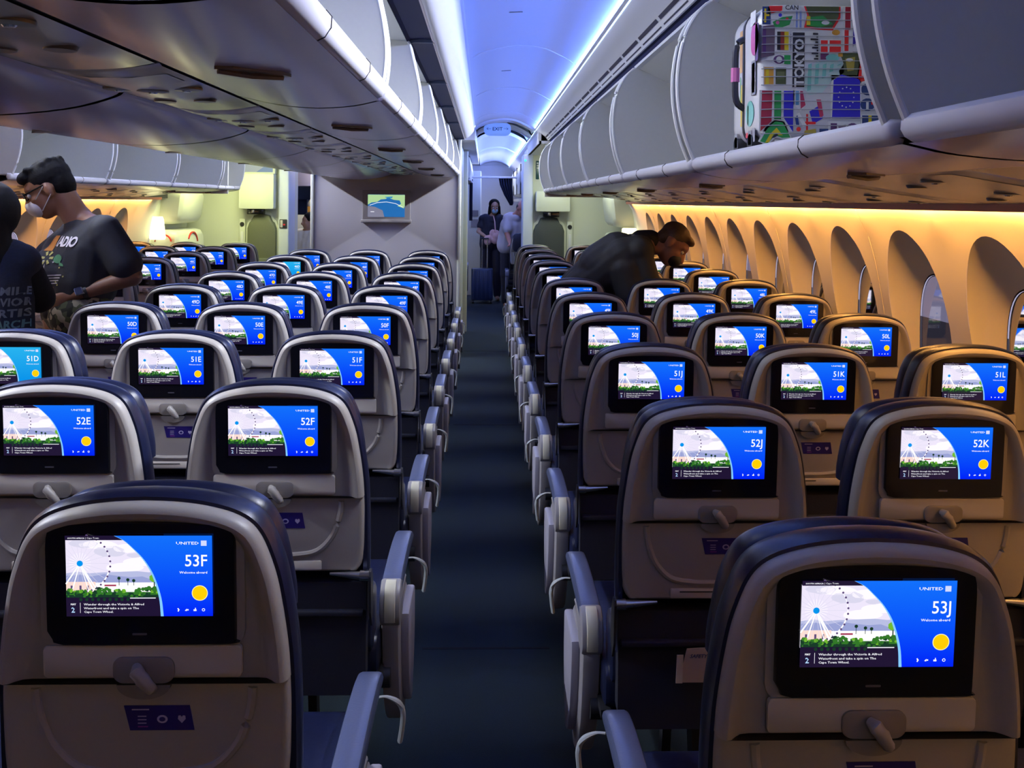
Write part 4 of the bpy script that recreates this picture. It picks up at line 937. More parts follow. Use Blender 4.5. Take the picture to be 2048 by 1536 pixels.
stks = [
 [(NVY, R4(770, 30, 835, 170)), (YEL, R4(785, 45, 800, 155)), (YEL, R4(785, 90, 825, 105))],
 [(WHI, R4(815, 10, 935, 90)), (RED, [(820, 25), (928, 12), (925, 60), (840, 85)])],
 [(WHI, R4(935, -60, 1080, 75))],
 [(WHI, [(830, 95), (1020, 80), (1015, 170), (900, 200), (850, 160)]), (GRN, [(850, 150), (930, 110), (1010, 100), (985, 170), (930, 190), (870, 190)]), (RED, CI(965, 125, 12)), (PNK, CI(890, 155, 14)), (BLU_, CI(910, 95, 14))],
 [(WHI, R4(1025, 60, 1100, 200)), ((.25, .35, .75), R4(1035, 60, 1050, 200)), ((.25, .35, .75), R4(1065, 60, 1080, 200))],
 [(RED, [(1100, -60), (1390, -60), (1390, 110), (1330, 210), (1220, 205), (1100, 195), (1125, 90)]), (OLV, [(1112, -50), (1378, -50), (1375, 100), (1320, 195), (1225, 192), (1118, 180), (1140, 95)]), (GRN, [(1130, 110), (1250, 95), (1330, 160), (1230, 185), (1125, 175)]), (YEL, R4(1120, 100, 1150, 170)), (WHI, CI(1270, 150, 32, 16))],
 [(ORG, CI(1355, 225, 32, 22))],
 [(WHI, R4(1410, -60, 1490, 385)), ((.38, .01, .03), R4(1428, -60, 1470, 200)), (RED, R4(1424, 205, 1455, 370))],
 [((.04, .02, .35), [(1500, -60), (1572, -60), (1568, 250), (1490, 330)])],
 [(WHI, [(1500, 330), (1610, 240), (1660, 400), (1640, 440), (1560, 430), (1545, 380), (1480, 365)]), (RED, R4(1595, 345, 1650, 425))],
 [((.15, .10, .14), [(775, 185), (870, 170), (868, 410), (760, 435)]), (PUR, R4(775, 190, 800, 400))],
 [(WHI, R4(872, 212, 990, 380)), (BLK, R4(888, 225, 915, 370)), ((.32, .03, .02), R4(915, 225, 945, 370)), (YEL, R4(945, 225, 978, 370))],
 [(WHI, R4(1003, 220, 1222, 460)), (WHI, R4(1003, 460, 1110, 665)), (BLK, R4(1012, 230, 1106, 262)), (BLK, R4(1012, 268, 1106, 660))] + [(BLK, R4(1212-w, 232+k*22, 1212, 246+k*22)) for k, w in enumerate((40, 14, 60, 22, 30, 48, 12, 52, 20, 34))],
 [(WHI, CI(920, 445, 75, 48)), (PUR, CI(905, 445, 45, 34)), (WHI, CI(905, 445, 24, 26)), (GRN, R4(945, 410, 995, 480))],
 [(WHI, R4(1225, 278, 1405, 392)), (RED, R4(1236, 288, 1395, 382)), (WHI, R4(1236, 322, 1395, 336)), (WHI, R4(1290, 288, 1304, 382))],
 [((.15, .02, .10), R4(1235, 392, 1300, 440)), (TEA, CI(1330, 425, 55, 30)), (ORG, R4(1375, 385, 1410, 415))],
 [(OLV, [(1385, 380), (1555, 375), (1550, 580), (1400, 585), (1380, 530), (1420, 470)]), (GLD, [(1430, 430), (1510, 415), (1500, 520), (1450, 530)]), (WHI, CI(1465, 440, 28, 14))],
 [(WHI, [(1545, 445), (1655, 440), (1655, 600), (1560, 625), (1520, 600)]), (RED, [(1552, 455), (1650, 450), (1648, 590), (1560, 610), (1535, 590)]), (ORG, CI(1620, 520, 28)), (WHI, R4(1563, 500, 1580, 565))],
 [(WHI, R4(780, 498, 870, 652)), (ORG, R4(788, 506, 863, 646)), (YEL, R4(800, 520, 825, 640))],
 [(OLV, R4(880, 508, 962, 645)), ((.16, .18, .07), R4(890, 540, 950, 600))],
 [((.55, .75, .72), [(1120, 560), (1200, 460), (1300, 440), (1410, 450), (1425, 540), (1330, 600), (1250, 700), (1150, 720), (1070, 640)])] + [(TEA, [(1130+k*58, 690-k*50), (1160+k*58, 680-k*50), (1165+k*58, 470), (1138+k*58, 480)]) for k in range(5)],
 [(WHI, R4(752, 685, 1030, 1010)), ((.40, .02, .05), [(772, 690), (855, 690), (850, 930), (762, 1010)]), (GRN, R4(870, 690, 925, 915)), (BLU_, [(945, 690), (1020, 690), (1020, 1010), (945, 900)])],
 [(WHI, [(745, 1090), (800, 980), (870, 920), (950, 930), (1010, 1060), (1000, 1080), (930, 1070), (880, 1060), (820, 1118)]), (GRN, [(760, 1090), (820, 985), (880, 930), (940, 940), (1000, 1055), (935, 1060), (880, 1040), (820, 1105)]), (YEL, [(800, 1100), (840, 1030), (890, 980), (940, 1040), (900, 1040), (870, 1030), (830, 1095)]), (BLK, [(850, 1060), (890, 1020), (905, 1040), (870, 1060)])],
 [(WHI, [(1000, 700), (1040, 670), (1095, 680), (1125, 800), (1080, 850), (1020, 790)]), ((.10, .35, .65), R4(1040, 690, 1066, 800)), ((.45, .03, .10), [(1075, 690), (1095, 690), (1118, 800), (1080, 830)])],
 [(BLU_, [(1150, 850), (1230, 800), (1260, 900), (1180, 950)]), ((.6, .05, .12), [(1205, 755), (1240, 755), (1262, 880), (1235, 900)]), (WHI, [(1045, 870), (1070, 860), (1130, 960), (1100, 970)]), (RED, CI(1065, 990, 18)), (NVY, [(1035, 900), (1055, 880), (1070, 960), (1045, 960)])],
 [(RED, R4(1125, 870, 1140, 1000)), (RED, R4(1090, 930, 1200, 950)), (GLD, [(1115, 1000), (1200, 985), (1210, 1060), (1090, 1100)])],
 [(WHI, R4(1322, 560, 1562, 905)), (BLU_, [(1340, 600), (1400, 555), (1550, 590), (1555, 900), (1330, 900)])] + [(WHI, CI(1440+62*math.cos(a*math.pi/6), 735+78*math.sin(a*math.pi/6), 6, 6, 5)) for a in range(12)],
 [(NVY, CI(1615, 670, 55, 48)), (WHI, CI(1640, 650, 14)), (NVY, CI(1612, 790, 58, 50)), (WHI, R4(1600, 770, 1620, 830)), (RED, R4(1640, 760, 1655, 790))],
 [(WHI, R4(1562, 868, 1705, 1015)), (NVY, R4(1570, 875, 1700, 985)), (YEL, R4(1620, 875, 1645, 985)), (YEL, R4(1570, 988, 1700, 1012))],
 [(WHI, R4(1300, 925, 1555, 1065)), (PUR, R4(1320, 940, 1370, 1050)), ((.35, .28, .45), [(1380, 960), (1440, 950), (1455, 1050), (1400, 1055)]), (PUR, CI(1495, 985, 52, 48)), (WHI, CI(1495, 985, 20, 22)), (NVY, R4(1230, 985, 1300, 1030))],
 [(WHI, R4(875, 1075, 1060, 1140)), ((.35, .35, .7), R4(885, 1085, 950, 1130)), (BLU_, CI(995, 1105, 40, 18))],
]
for it in stks: stick('sticker', it).build('sticker', t)
mb = MB(); put_text(mb, 'TOKYO', lambda x, y: (fx(1098)-y, -.0025, fz(655)+x), stc(WHI), size=.0215, fit=.108, bold=.05); mb.build('sticker_lettering', t)
mb = MB(); put_text(mb, 'CAN', lambda x, y: (fx(948)+x, -.0015, fz(52)+y), stc(BLK), size=.0105, bold=.02); mb.build('sticker_lettering', t)
mb = MB(); put_text(mb, 'GERMANY', lambda x, y: (fx(1000)-y, -.0020, fz(372)+x), stc(NVY), size=.0030, fit=.038); mb.build('sticker_lettering', t)
mb = MB()                                          # ribs of the shell
for k in range(16):
    z = .035+k*.0183; mb.tube([(.006, -.0018, z-.001), (.03, -.0030, z), (CW-.03, -.0030, z+.002), (CW-.006, -.0018, z+.002)], .0011, mat('rib_grey', (.42, .43, .47), .3), 5)
mb.build('shell_ribs', t)
# aisle-facing side stickers
def sside(c, y0, z0, y1, z1, round_=0):
    mb = MB(); pts = rrect(y0, z0, y1, z1, min((y1-y0), (z1-z0))*.49 if round_ else .004); mb.prism([(-.0012, a, b) for a, b in pts], (.0008, 0, 0), stc(c)); return mb.build('sticker', t)
sside((.65, .35, .05), .120, .190, .145, .29); sside(YEL, .118, .06, .135, .16); sside((.30, .70, .35), .136, .11, .142, .18)
sside(PNK, .0, .215, .055, .29, 1); sside(PUR, .0, .20, .022, .285); sside((.35, .36, .42), .018, .125, .052, .205); sside((.48, .50, .58), .024, .131, .046, .199); sside(TEA, .03, .055, .09, .115, 1); sside(GLD, .07, .06, .078, .105); sside((.42, .42, .50), .02, .018, .045, .05); sside(RED, .075, .03, .09, .042); sside(WHI, .02, .285, .06, .318)
t = thing('safety_card', 'pale safety card sticking out of the pocket below screen 52J', 'card', (.47, 1.93, .575))
mb = MB(); mb.prism([(x, 0, z) for x, z in ((-.045, -.05), (.06, -.05), (.075, .028), (-.028, .022))], (0, .002, 0), mat('card_tan', (.42, .36, .32), .5)); mb.prism([(x, -.003, z) for x, z in ((-.052, -.05), (-.038, -.05), (-.036, .010), (-.050, .010))], (0, .002, 0), mat('card_pale', (.5, .48, .44), .5)); mb.build('sheet', t)
mb = MB(); put_text(mb, 'SAFETY CARD', lambda x, y: (x-.022, -.001, y+.003), stc(NVY), size=.008, fit=.07, bold=.03, shear=.3); mb.build('lettering', t)
# ---------------------------------------------------------------- people
class Blob:
    def __init__(s): s.mb = MB(); s.m = None
    def cap(s, a, b, ra, rb, n=14):
        a, b = V(a), V(b); d = b-a
        if d.length < 1e-5: d = V((0, 0, .001)); b = a+d
        t = d.normalized(); u = t.orthogonal().normalized(); w = t.cross(u); L = []
        for k in range(5): 
            th = math.pi/2*(1-k/5+.001); L.append((a - t*math.sin(th)*ra, math.cos(th)*ra))
        for k in range(6):
            th = math.pi/2*k/5*.999; L.append((b + t*math.sin(th)*rb, math.cos(th)*rb))
        s.mb.loft([[tuple(c + u*math.cos(j*2*math.pi/n)*r + w*math.sin(j*2*math.pi/n)*r) for j in range(n)] for c, r in L], None)
        return s
    def ell(s, c, r, ax=None, n=18):
        c = V(c); X, Y, Z = ax or (V((1, 0, 0)), V((0, 1, 0)), V((0, 0, 1))); L = []
        for k in range(n//2+1):
            th = math.pi*(k+.001)/(n//2+.002); q = math.sin(th)
            L.append([tuple(c + X*math.cos(j*2*math.pi/n)*q*r[0] + Y*math.sin(j*2*math.pi/n)*q*r[1] + Z*math.cos(th)*r[2]) for j in range(n)])
        s.mb.loft(L, None); return s
    def build(s, name, m, parent, vox=.008, it=6, loc=None):
        me = bpy.data.meshes.new(name); me.from_pydata(s.mb.v, [], s.mb.f); me.update()
        bm = bmesh.new(); bm.from_mesh(me); bmesh.ops.recalc_face_normals(bm, faces=bm.faces); bm.to_mesh(me); bm.free()
        o = bpy.data.objects.new('tmp', me); COL.objects.link(o)
        r = o.modifiers.new('r', 'REMESH'); r.mode = 'VOXEL'; r.voxel_size = vox; r.use_smooth_shade = True
        q = o.modifiers.new('s', 'SMOOTH'); q.factor = .5; q.iterations = it
        dg = bpy.context.evaluated_depsgraph_get(); me2 = bpy.data.meshes.new_from_object(o.evaluated_get(dg))
        bpy.data.objects.remove(o); bpy.data.meshes.remove(me)
        me2.name = name; me2.materials.clear(); me2.materials.append(m)
        if parent is not None: me2.transform(Matrix.Translation(-parent.location))
        me2.polygons.foreach_set('use_smooth', [True]*len(me2.polygons))
        return obj(name, me2, parent)
def frame(f, u):
    f = V(f).normalized(); u = V(u); r = f.cross(u).normalized(); u = r.cross(f).normalized(); return r, f, u
def head_parts(B, c, f, u, k=1.0, ears=True):
    r, f, u = frame(f, u); c = V(c); ax = (r, f, u)
    P = lambda a, b, d: c + r*a*k + f*b*k + u*d*k
    B.ell(P(0, -.012, .030), (.076*k, .096*k, .088*k), ax); B.ell(P(0, .030, -.035), (.062*k, .066*k, .080*k), ax); B.ell(P(0, .052, -.085), (.034*k, .036*k, .030*k), ax)
    B.ell(P(0, .066, .035), (.050*k, .026*k, .030*k), ax)
    B.cap(P(0, .088, .020), P(0, .112, -.028), .008*k, .014*k); B.cap(P(-.012, .098, -.032), P(.012, .098, -.032), .009*k, .009*k)
    B.cap(P(-.020, .086, -.060), P(.020, .086, -.060), .008*k, .008*k)
    for s in (-1, 1):
        B.ell(P(s*.036, .060, -.020), (.022*k, .024*k, .020*k), ax)
        B.cap(P(s*.014, .086, .030), P(s*.050, .070, .030), .007*k, .006*k)
        if ears: B.ell(P(s*.078, -.008, -.012), (.011*k, .020*k, .034*k), ax)
    return P
SKIN = lambda n, c: mat(n, c, .5, noise=.06, nscale=80, bump=.1)
def eyes(P, parent, k=1):
    E_ = mat('eye_white', (.7, .68, .65), .2); I = mat('iris_dark', (.03, .015, .01), .2)
    for s in (-1, 1):
        mb = MB(); c = P(s*.030, .079, .008)-parent.location
        for q, (rr, M) in enumerate(((.011, E_), (.0055, I))):
            cc = c + (P(0, 1, 0)-P(0, 0, 0)).normalized()*(.0*q + (.008 if q else 0))
            L = []
            for a in range(7):
                th = math.pi*(a+.01)/6.02; L.append([tuple(cc+V((math.cos(b*math.pi/5)*math.sin(th)*rr, math.sin(b*math.pi/5)*math.sin(th)*rr, math.cos(th)*rr))) for b in range(10)])
            mb.loft(L, M)
        mb.build('eye', parent)
def hand(B, w, d, nrm, curl=.5, k=1.0, side=1):
    """w wrist, d direction of the palm, nrm palm normal; five separate fingers"""
    w = V(w); d = V(d).normalized(); nrm = V(nrm); sd = d.cross(nrm).normalized()*side; nrm = sd.cross(d).normalized()*side
    B.ell(w+d*.05*k, (.040*k, .052*k, .018*k), (sd, d, nrm)); B.cap(w-d*.01, w+d*.03, .024*k, .022*k)
    for i, (o, ln) in enumerate(((-.030, .030), (-.010, .036), (.010, .034), (.029, .026))):
        a = w+d*.088*k+sd*o*k; d1 = (d*math.cos(curl)+nrm*math.sin(curl)); d2 = (d*math.cos(curl*2.2)+nrm*math.sin(curl*2.2))
        b = a+d1*ln*k*1.1; c = b+d2*ln*k; B.cap(w+d*.06*k+sd*o*.8*k, a, .010*k, .0095*k, 8); B.cap(a, b, .0095*k, .009*k, 8); B.cap(b, c, .009*k, .0075*k, 8)
    a = w+d*.025*k-sd*.030*k; b = a+(d*.6-sd*.75+nrm*.3).normalized()*.038*k; c = b+(d*.9-sd*.2+nrm*.4).normalized()*.030*k
    B.cap(w+d*.02*k-sd*.012*k, a, .014*k, .013*k, 8); B.cap(a, b, .0125*k, .011*k, 8); B.cap(b, c, .011*k, .009*k, 8)
def arm(B, S, E, Wr, k=1.0, ex=0, part=1.0):
    S, E, Wr = V(S), V(E), V(Wr)
    B.cap(S, S.lerp(E, part), .052*k+ex, (.052+(.041-.052)*part)*k+ex)
    if part >= 1: B.cap(E, Wr, .042*k+ex, .027*k+ex)
def leg(B, H, K, A, toe, k=1.0, ex=0, foot=True):
    B.cap(H, K, .088*k+ex, .058*k+ex); B.cap(K, A, .058*k+ex, .040*k+ex)
    if foot: B.cap(V(A)+V((0, 0, -.04)), V(toe), .036, .030)
def torso(B, neck, shl, shr, chest, pel, w=.09, rc=.115, rp=.12, ex=0, fwd=V((0, 0, 0)), belly=0):
    neck, shl, shr, chest, pel = map(V, (neck, shl, shr, chest, pel)); lat = (shr-shl).normalized()
    B.cap(shl, shr, .060+ex, .060+ex); B.cap(neck, (shl+shr)/2+(chest-neck)*.2, .055+ex, .075+ex)
    B.cap(neck, shl, .045+ex, .052+ex); B.cap(neck, shr, .045+ex, .052+ex)
    for s in (-1, 0, 1): B.cap(chest+lat*s*w, pel+lat*s*w*.95, rc+ex, rp+ex)
    B.cap(shl.lerp(shr, .15), chest-lat*w, .075+ex, rc+ex); B.cap(shl.lerp(shr, .85), chest+lat*w, .075+ex, rc+ex)
    if belly: B.ell(chest.lerp(pel, .6)+V(fwd)*.06, (.16+ex, .13+ex, .19+ex))
HAIRB = mat('hair_black', (.006, .006, .007), .8, noise=.5, nscale=120, bump=.6, spec=.15)
def drape_text(target, items, parent, name='print'):
    """puts flat print geometry onto the cloth: items = list of (verts3d, faces, mat); rays along dirn"""
    bvh = BVHTree.FromPolygons([v.co[:] for v in target.data.vertices], [p.vertices[:] for p in target.data.polygons])
    for vs, fs, m, dirn, lift in items:
        out = []
        for v in vs:
            p = V(v)-parent.location; h = bvh.ray_cast(p, V(dirn))
            out.append(tuple((h[0]-V(dirn)*lift) if h[0] else p+V(dirn)*.3))
        mb = MB(); mb.add(out, fs, m); obj(name, mb.flatmesh(name), parent)
def gridpoly(pts, step=.012):
    """polygon (2d) cut into a fine fan so it can follow the cloth"""
    c = (sum(p[0] for p in pts)/len(pts), sum(p[1] for p in pts)/len(pts)); rad = max(math.dist(p, c) for p in pts); n = max(1, int(rad/step))
    vs = [c]; fs = []; N = len(pts)
    fine = []
    for i in range(N):
        a, b = pts[i], pts[(i+1) % N]; k = max(1, int(math.dist(a, b)/step))
        for j in range(k): fine.append((a[0]+(b[0]-a[0])*j/k, a[1]+(b[1]-a[1])*j/k))
    M = len(fine)
    for r in range(1, n+1): vs += [(c[0]+(p[0]-c[0])*r/n, c[1]+(p[1]-c[1])*r/n) for p in fine]
    for j in range(M): fs.append((0, 1+j, 1+(j+1) % M))
    for r in range(n-1):
        for j in range(M): fs.append((1+r*M+j, 1+(r+1)*M+j, 1+(r+1)*M+(j+1) % M, 1+r*M+(j+1) % M))
    return vs, fs
# --- man in the printed T-shirt, left aisle
t = thing('person', 'person in a black printed T-shirt, glasses and white mask, standing in the left aisle', 'person', (-1.90, 4.3, 0))
SK1 = SKIN('skin_brown', (.23, .105, .06))
hc = V((-2.015, 4.27, 1.585)); hf = V((-.86, -.22, -.50)); hu = V((-.52, -.1, .85))
B = Blob(); P = head_parts(B, hc, hf, hu, 1.05)
neck = V((-1.885, 4.30, 1.455)); shN = V((-1.73, 4.20, 1.395)); shF = V((-1.98, 4.46, 1.375)); chest = V((-1.89, 4.31, 1.27)); pel = V((-1.90, 4.30, .98))
B.cap(neck-V((0, 0, .03)), P(0, -.035, -.055), .066, .060)
torso(B, neck, shN, shF, chest, pel, .08, .115, .12)
elN, wrN = V((-1.605, 4.20, 1.19)), V((-1.815, 4.12, 1.115)); elF, wrF = V((-2.14, 4.40, 1.20)), V((-2.32, 4.28, 1.12))
arm(B, shN, elN, wrN, 1.1); arm(B, shF, elF, wrF, 1.05)
hand(B, wrN, (-.92, -.15, -.36), (-.2, .95, 0), .5, 1.05, -1); hand(B, wrF, (-.9, -.2, -.2), (0, 0, -1), .4, 1.0, 1)
hL, hR = V((-1.84, 4.22, .93)), V((-1.96, 4.40, .93))
leg(B, hL, (-1.85, 4.20, .50), (-1.84, 4.24, .09), (-1.96, 4.14, .035)); leg(B, hR, (-2.0, 4.36, .50), (-2.0, 4.40, .09), (-2.12, 4.32, .035))
B.build('body', SK1, t, .008, 4)
B = Blob(); torso(B, neck-V((0, 0, .045)), shN-V((0, 0, .012)), shF-V((0, 0, .012)), chest, pel+V((0, 0, .17)), .085, .125, .135, .018)
B.ell((-1.93, 4.26, 1.19), (.17, .15, .15))
B.cap(shN, shN.lerp(elN, .72), .078, .080); B.cap(shF, shF.lerp(elF, .6), .072, .076); B.cap(shN.lerp(elN, .3), chest+V((.05, 0, 0)), .06, .10)
for a_, b_ in (((-1.76, 4.17, 1.36), (-1.96, 4.19, 1.08)), ((-1.80, 4.17, 1.24), (-1.98, 4.20, 1.02)), ((-1.70, 4.16, 1.40), (-1.66, 4.20, 1.24))): B.cap(a_, b_, .026, .03)
TSH = mat('tshirt_black', (.016, .018, .026), .8, noise=.2, nscale=90, bump=.4)
shirt = B.build('t_shirt', TSH, t, .009, 5)
B = Blob(); B.cap(hL+V((0, 0, .10)), (-1.85, 4.20, .48), .135, .095); B.cap(hR+V((0, 0, .10)), (-2.0, 4.36, .48), .135, .095); B.cap(hL+V((0, 0, .09)), hR+V((0, 0, .09)), .145, .145)
CAMO = bpy.data.materials.new('camouflage_cloth'); CAMO.use_nodes = True; nt = CAMO.node_tree; vo = nt.nodes.new('ShaderNodeTexVoronoi'); vo.inputs['Scale'].default_value = 42; rp_ = nt.nodes.new('ShaderNodeValToRGB')
tc = nt.nodes.new('ShaderNodeTexCoord'); nt.links.new(tc.outputs['Object'], vo.inputs[0]); nt.links.new(vo.outputs['Color'], rp_.inputs[0]); e = rp_.color_ramp; e.interpolation = 'CONSTANT'
e.elements[0].color = (.012, .014, .010, 1); e.elements[1].position = .45; e.elements[1].color = (.06, .07, .035, 1); q = e.elements.new(.62); q.color = (.30, .27, .20, 1); q = e.elements.new(.78); q.color = (.02, .02, .018, 1)
nt.links.new(rp_.outputs[0], nt.nodes['Principled BSDF'].inputs[0]); nt.nodes['Principled BSDF'].inputs['Roughness'].default_value = .85
B.build('shorts', CAMO, t, .011, 4)
B = Blob(); r_, f_, u_ = frame(hf, hu); ax = (r_, f_, u_)
B.ell(P(0, -.024, .050), (.088, .100, .088), ax); B.ell(P(0, -.055, .005), (.080, .062, .080), ax); B.ell(P(0, .055, .088), (.060, .045, .034), ax)
for k in range(22):
    a = k*2.4; q = k/22; B.ell(P(math.cos(a)*.06*(1-q*.3), -.02+math.sin(a)*.08, .095+.03*math.sin(k*1.7)*.5), (.018, .018, .016), ax)
B.build('hair', HAIRB, t, .007, 2)
B = Blob(); B.ell(P(0, .070, -.050), (.054, .052, .048), ax); B.ell(P(0, .108, -.040), (.024, .018, .034), ax); MSKW = mat('mask_white', (.72, .72, .74), .7, bump=.2); fm = B.build('face_mask', MSKW, t, .006, 4)
mb = MB(); lc = t.location
for s in (-1, 1): mb.tube([tuple(P(s*.050, .070, -.025)-lc), tuple(P(s*.084, .004, .012)-lc)], .0022, MSKW, 6); mb.tube([tuple(P(s*.048, .060, -.075)-lc), tuple(P(s*.086, -.01, -.030)-lc)], .0022, MSKW, 6)
mb.build('ear_loop', fm)
mb = MB(); GLB = mat('glasses_black', (.01, .01, .01), .25)
for s in (-1, 1):
    mb.tube([tuple(P(s*.036+.027*math.cos(a), .104-.010*abs(math.cos(a)) - .004, .012+.019*math.sin(a))-lc) for a in [math.pi*k/8 for k in range(17)]], .0035, GLB, 6)
    mb.tube([tuple(P(s*.062, .092, .018)-lc), tuple(P(s*.083, .0, .018)-lc)], .0035, GLB, 6)
mb.tube([tuple(P(-.010, .108, .014)-lc), tuple(P(.010, .108, .014)-lc)], .003, GLB, 6); mb.build('glasses', t)
eyes(P, t)
dW = (wrN-elN).normalized(); wp = wrN-dW*.03-t.location; a_ = dW.orthogonal().normalized()
mb = MB(); mb.tube([tuple(wp-dW*.011), tuple(wp+dW*.011)], .034, mat('watch_band', (.02, .02, .02), .5), 18); wt = mb.build('wristwatch', t)
fd = V((-.3, -.9, .25)).normalized(); sdn = dW.cross(fd).normalized(); mb = MB(); cc = wp+fd*.030
mb.loft([[tuple(cc+fd*h+dW*x*.018*k+sdn*z*.021*k) for x, z in [(p[0], p[1]) for p in rrect(-1, -1, 1, 1, .4)]] for h, k in ((0, 1), (.008, 1), (.011, .85))], SILV)
mb.loft([[tuple(cc+fd*h+dW*x*.0135+sdn*z*.0165) for x, z in rrect(-1, -1, 1, 1, .3)] for h in (.0108, .0118)], BLACK); mb.build('watch_case', wt)
# shirt print, cast along the wearer's front
dirn = V((.12, 1, 0)).normalized(); o0 = V((-1.955, 3.9, 1.352)); ux = V((1, 0, .0)); uz = V((.03, 0, 1))
def pr(x, z): return o0+ux*x+uz*z
items = []
vs, fs = text_geo('RADIO', size=.044, align='LEFT', bold=.05, shear=.25, res=3, space=.92)
x1 = max(v[0] for v in vs); items.append(([pr(v[0]/x1*.128-.025, v[1]-.022+v[0]*.0) for v in vs], fs, mat('print_white', (.62, .58, .66), .7), dirn, .0035))
def shape(pts, m, lift=.003): vs, fs = gridpoly(pts); items.append(([pr(*v) for v in vs], fs, m, dirn, lift))
MG = mat('print_green', (.06, .22, .10), .7); MY = mat('print_yellow', (.45, .42, .12), .7); MW_ = mat('print_grey', (.42, .40, .42), .7); MO = mat('print_orange', (.55, .20, .03), .7); MR = mat('print_red', (.30, .10, .08), .7)
shape([(-.075, .02), (-.03, .022), (-.028, -.045), (-.08, -.045)], MO); shape([(.022+.024*math.cos(a*.6), -.078+.020*math.sin(a*.6)) for a in range(10)], MG); shape([(.03, -.09), (.055, -.10), (.06, -.11), (.035, -.108)], MG)
for a in range(6): shape([(-.035+x*math.cos(a*1.05)-y*math.sin(a*1.05), -.075+x*math.sin(a*1.05)+y*math.cos(a*1.05)) for x, y in ((.012, -.004), (.03, -.006), (.03, .006), (.012, .004))], MY)
shape([(-.035, -.10), (-.030, -.14), (-.028, -.19), (-.018, -.25), (-.075, -.25), (-.062, -.19), (-.045, -.14)], MW_); shape([(-.05, -.17), (-.035, -.17), (-.032, -.22), (-.062, -.22)], MR, .004)
for k in range(4): shape([(-.02+.004*k, -.150-.012*k), (.055-.005*k, -.146-.012*k), (.055-.005*k, -.151-.012*k), (-.02+.004*k, -.155-.012*k)], MW_)
rd = random.Random(2)
for k in range(16): x, z = -.09+rd.random()*.16, -.05-rd.random()*.2; shape([(x, z), (x+.006, z+.002), (x+.005, z+.008), (x-.002, z+.006)], rd.choice((MW_, MY, MR)))
drape_text(shirt, items, t, 'shirt_print')
# --- person in the dark hood at the left edge
t = thing('person', 'person in a black hooded top seen from behind at the left edge', 'person', (-1.97, 3.62, 0))
HOOD = mat('hood_black', (.006, .007, .010), .9, noise=.3, nscale=90, bump=.5); SWT = mat('sweater_navy', (.012, .020, .045), .85, noise=.3, nscale=120, bump=.5)
hc = V((-1.945, 3.62, 1.475)); B = Blob(); P = head_parts(B, hc, (-.2, .97, -.1), (0, 0, 1))
neck = V((-1.96, 3.62, 1.33)); shA = V((-2.12, 3.62, 1.30)); shB = V((-1.83, 3.64, 1.29)); chest = V((-1.975, 3.62, 1.18)); pel = V((-1.98, 3.60, .92))
B.cap(neck, P(0, -.01, -.06), .052, .05); torso(B, neck, shA, shB, chest, pel, .075, .10, .12)
elB, wrB = V((-1.80, 3.74, 1.14)), V((-1.90, 3.95, 1.12)); arm(B, shB, elB, wrB, .95); hand(B, wrB, (-.4, .9, 0), (0, 0, -1), .4, .9); elA, wrA = V((-2.2, 3.75, 1.12)), V((-2.15, 3.95, 1.10)); arm(B, shA, elA, wrA, .95); hand(B, wrA, (.1, .95, 0), (0, 0, -1), .4, .9, -1)
for s in (-1, 1): leg(B, (-1.98+s*.08, 3.6, .88), (-1.98+s*.09, 3.58, .48), (-1.98+s*.09, 3.56, .09), (-1.98+s*.10, 3.70, .035))
B.build('body', SKIN('skin_tan', (.28, .15, .09)), t, .010, 4)
B = Blob(); torso(B, neck-V((0, 0, .03)), shA, shB, chest, pel, .078, .105, .125, .02); B.build('sweater', SWT, t, .010, 4); sw = t.children[-1]
B = Blob(); B.ell(hc+V((.005, -.015, .018)), (.118, .130, .125)); B.cap(hc+V((0, -.05, -.05)), neck+V((0, -.03, -.02)), .105, .12); B.cap(neck+V((0, -.03, -.02)), chest+V((.02, -.03, .03)), .12, .115); B.cap(shA, shB+V((-.01, 0, 0)), .07, .082)
B.cap(shB, elB, .075, .062); B.cap(elB, wrB, .062, .05); B.cap(shA, elA, .075, .06); B.cap(elA, wrA, .06, .05); B.build('hooded_shawl', HOOD, t, .010, 4)
B = Blob()
for s in (-1, 1): B.cap((-1.98+s*.08, 3.6, .88), (-1.98+s*.09, 3.58, .48), .11, .085); B.cap((-1.98+s*.09, 3.58, .48), (-1.98+s*.09, 3.56, .12), .085, .065)
B.cap((-2.05, 3.6, .90), (-1.91, 3.6, .90), .13, .13); B.build('trousers', SWT, t, .012, 4)
items = []; dirn = V((0, 1, 0)); MP = mat('print_faded_white', (.16, .20, .24), .8); MP2 = mat('print_teal', (.12, .26, .28), .8)
for i, (s_, m_) in enumerate((('AMILE', MP), ('A VIOR', MP), ('ARTIS', MP), ('MARCH', MP2))):
    vs, fs = text_geo(s_, size=.030, align='LEFT', bold=.05, res=2, space=1.05); x1 = max(v[0] for v in vs)
    items.append(([V((-1.868+v[0]/x1*.105, 3.3, 1.175-i*.042+v[1]-v[0]/x1*.003)) for v in vs], fs, m_, dirn, .003))
drape_text(sw, items, t, 'back_print')
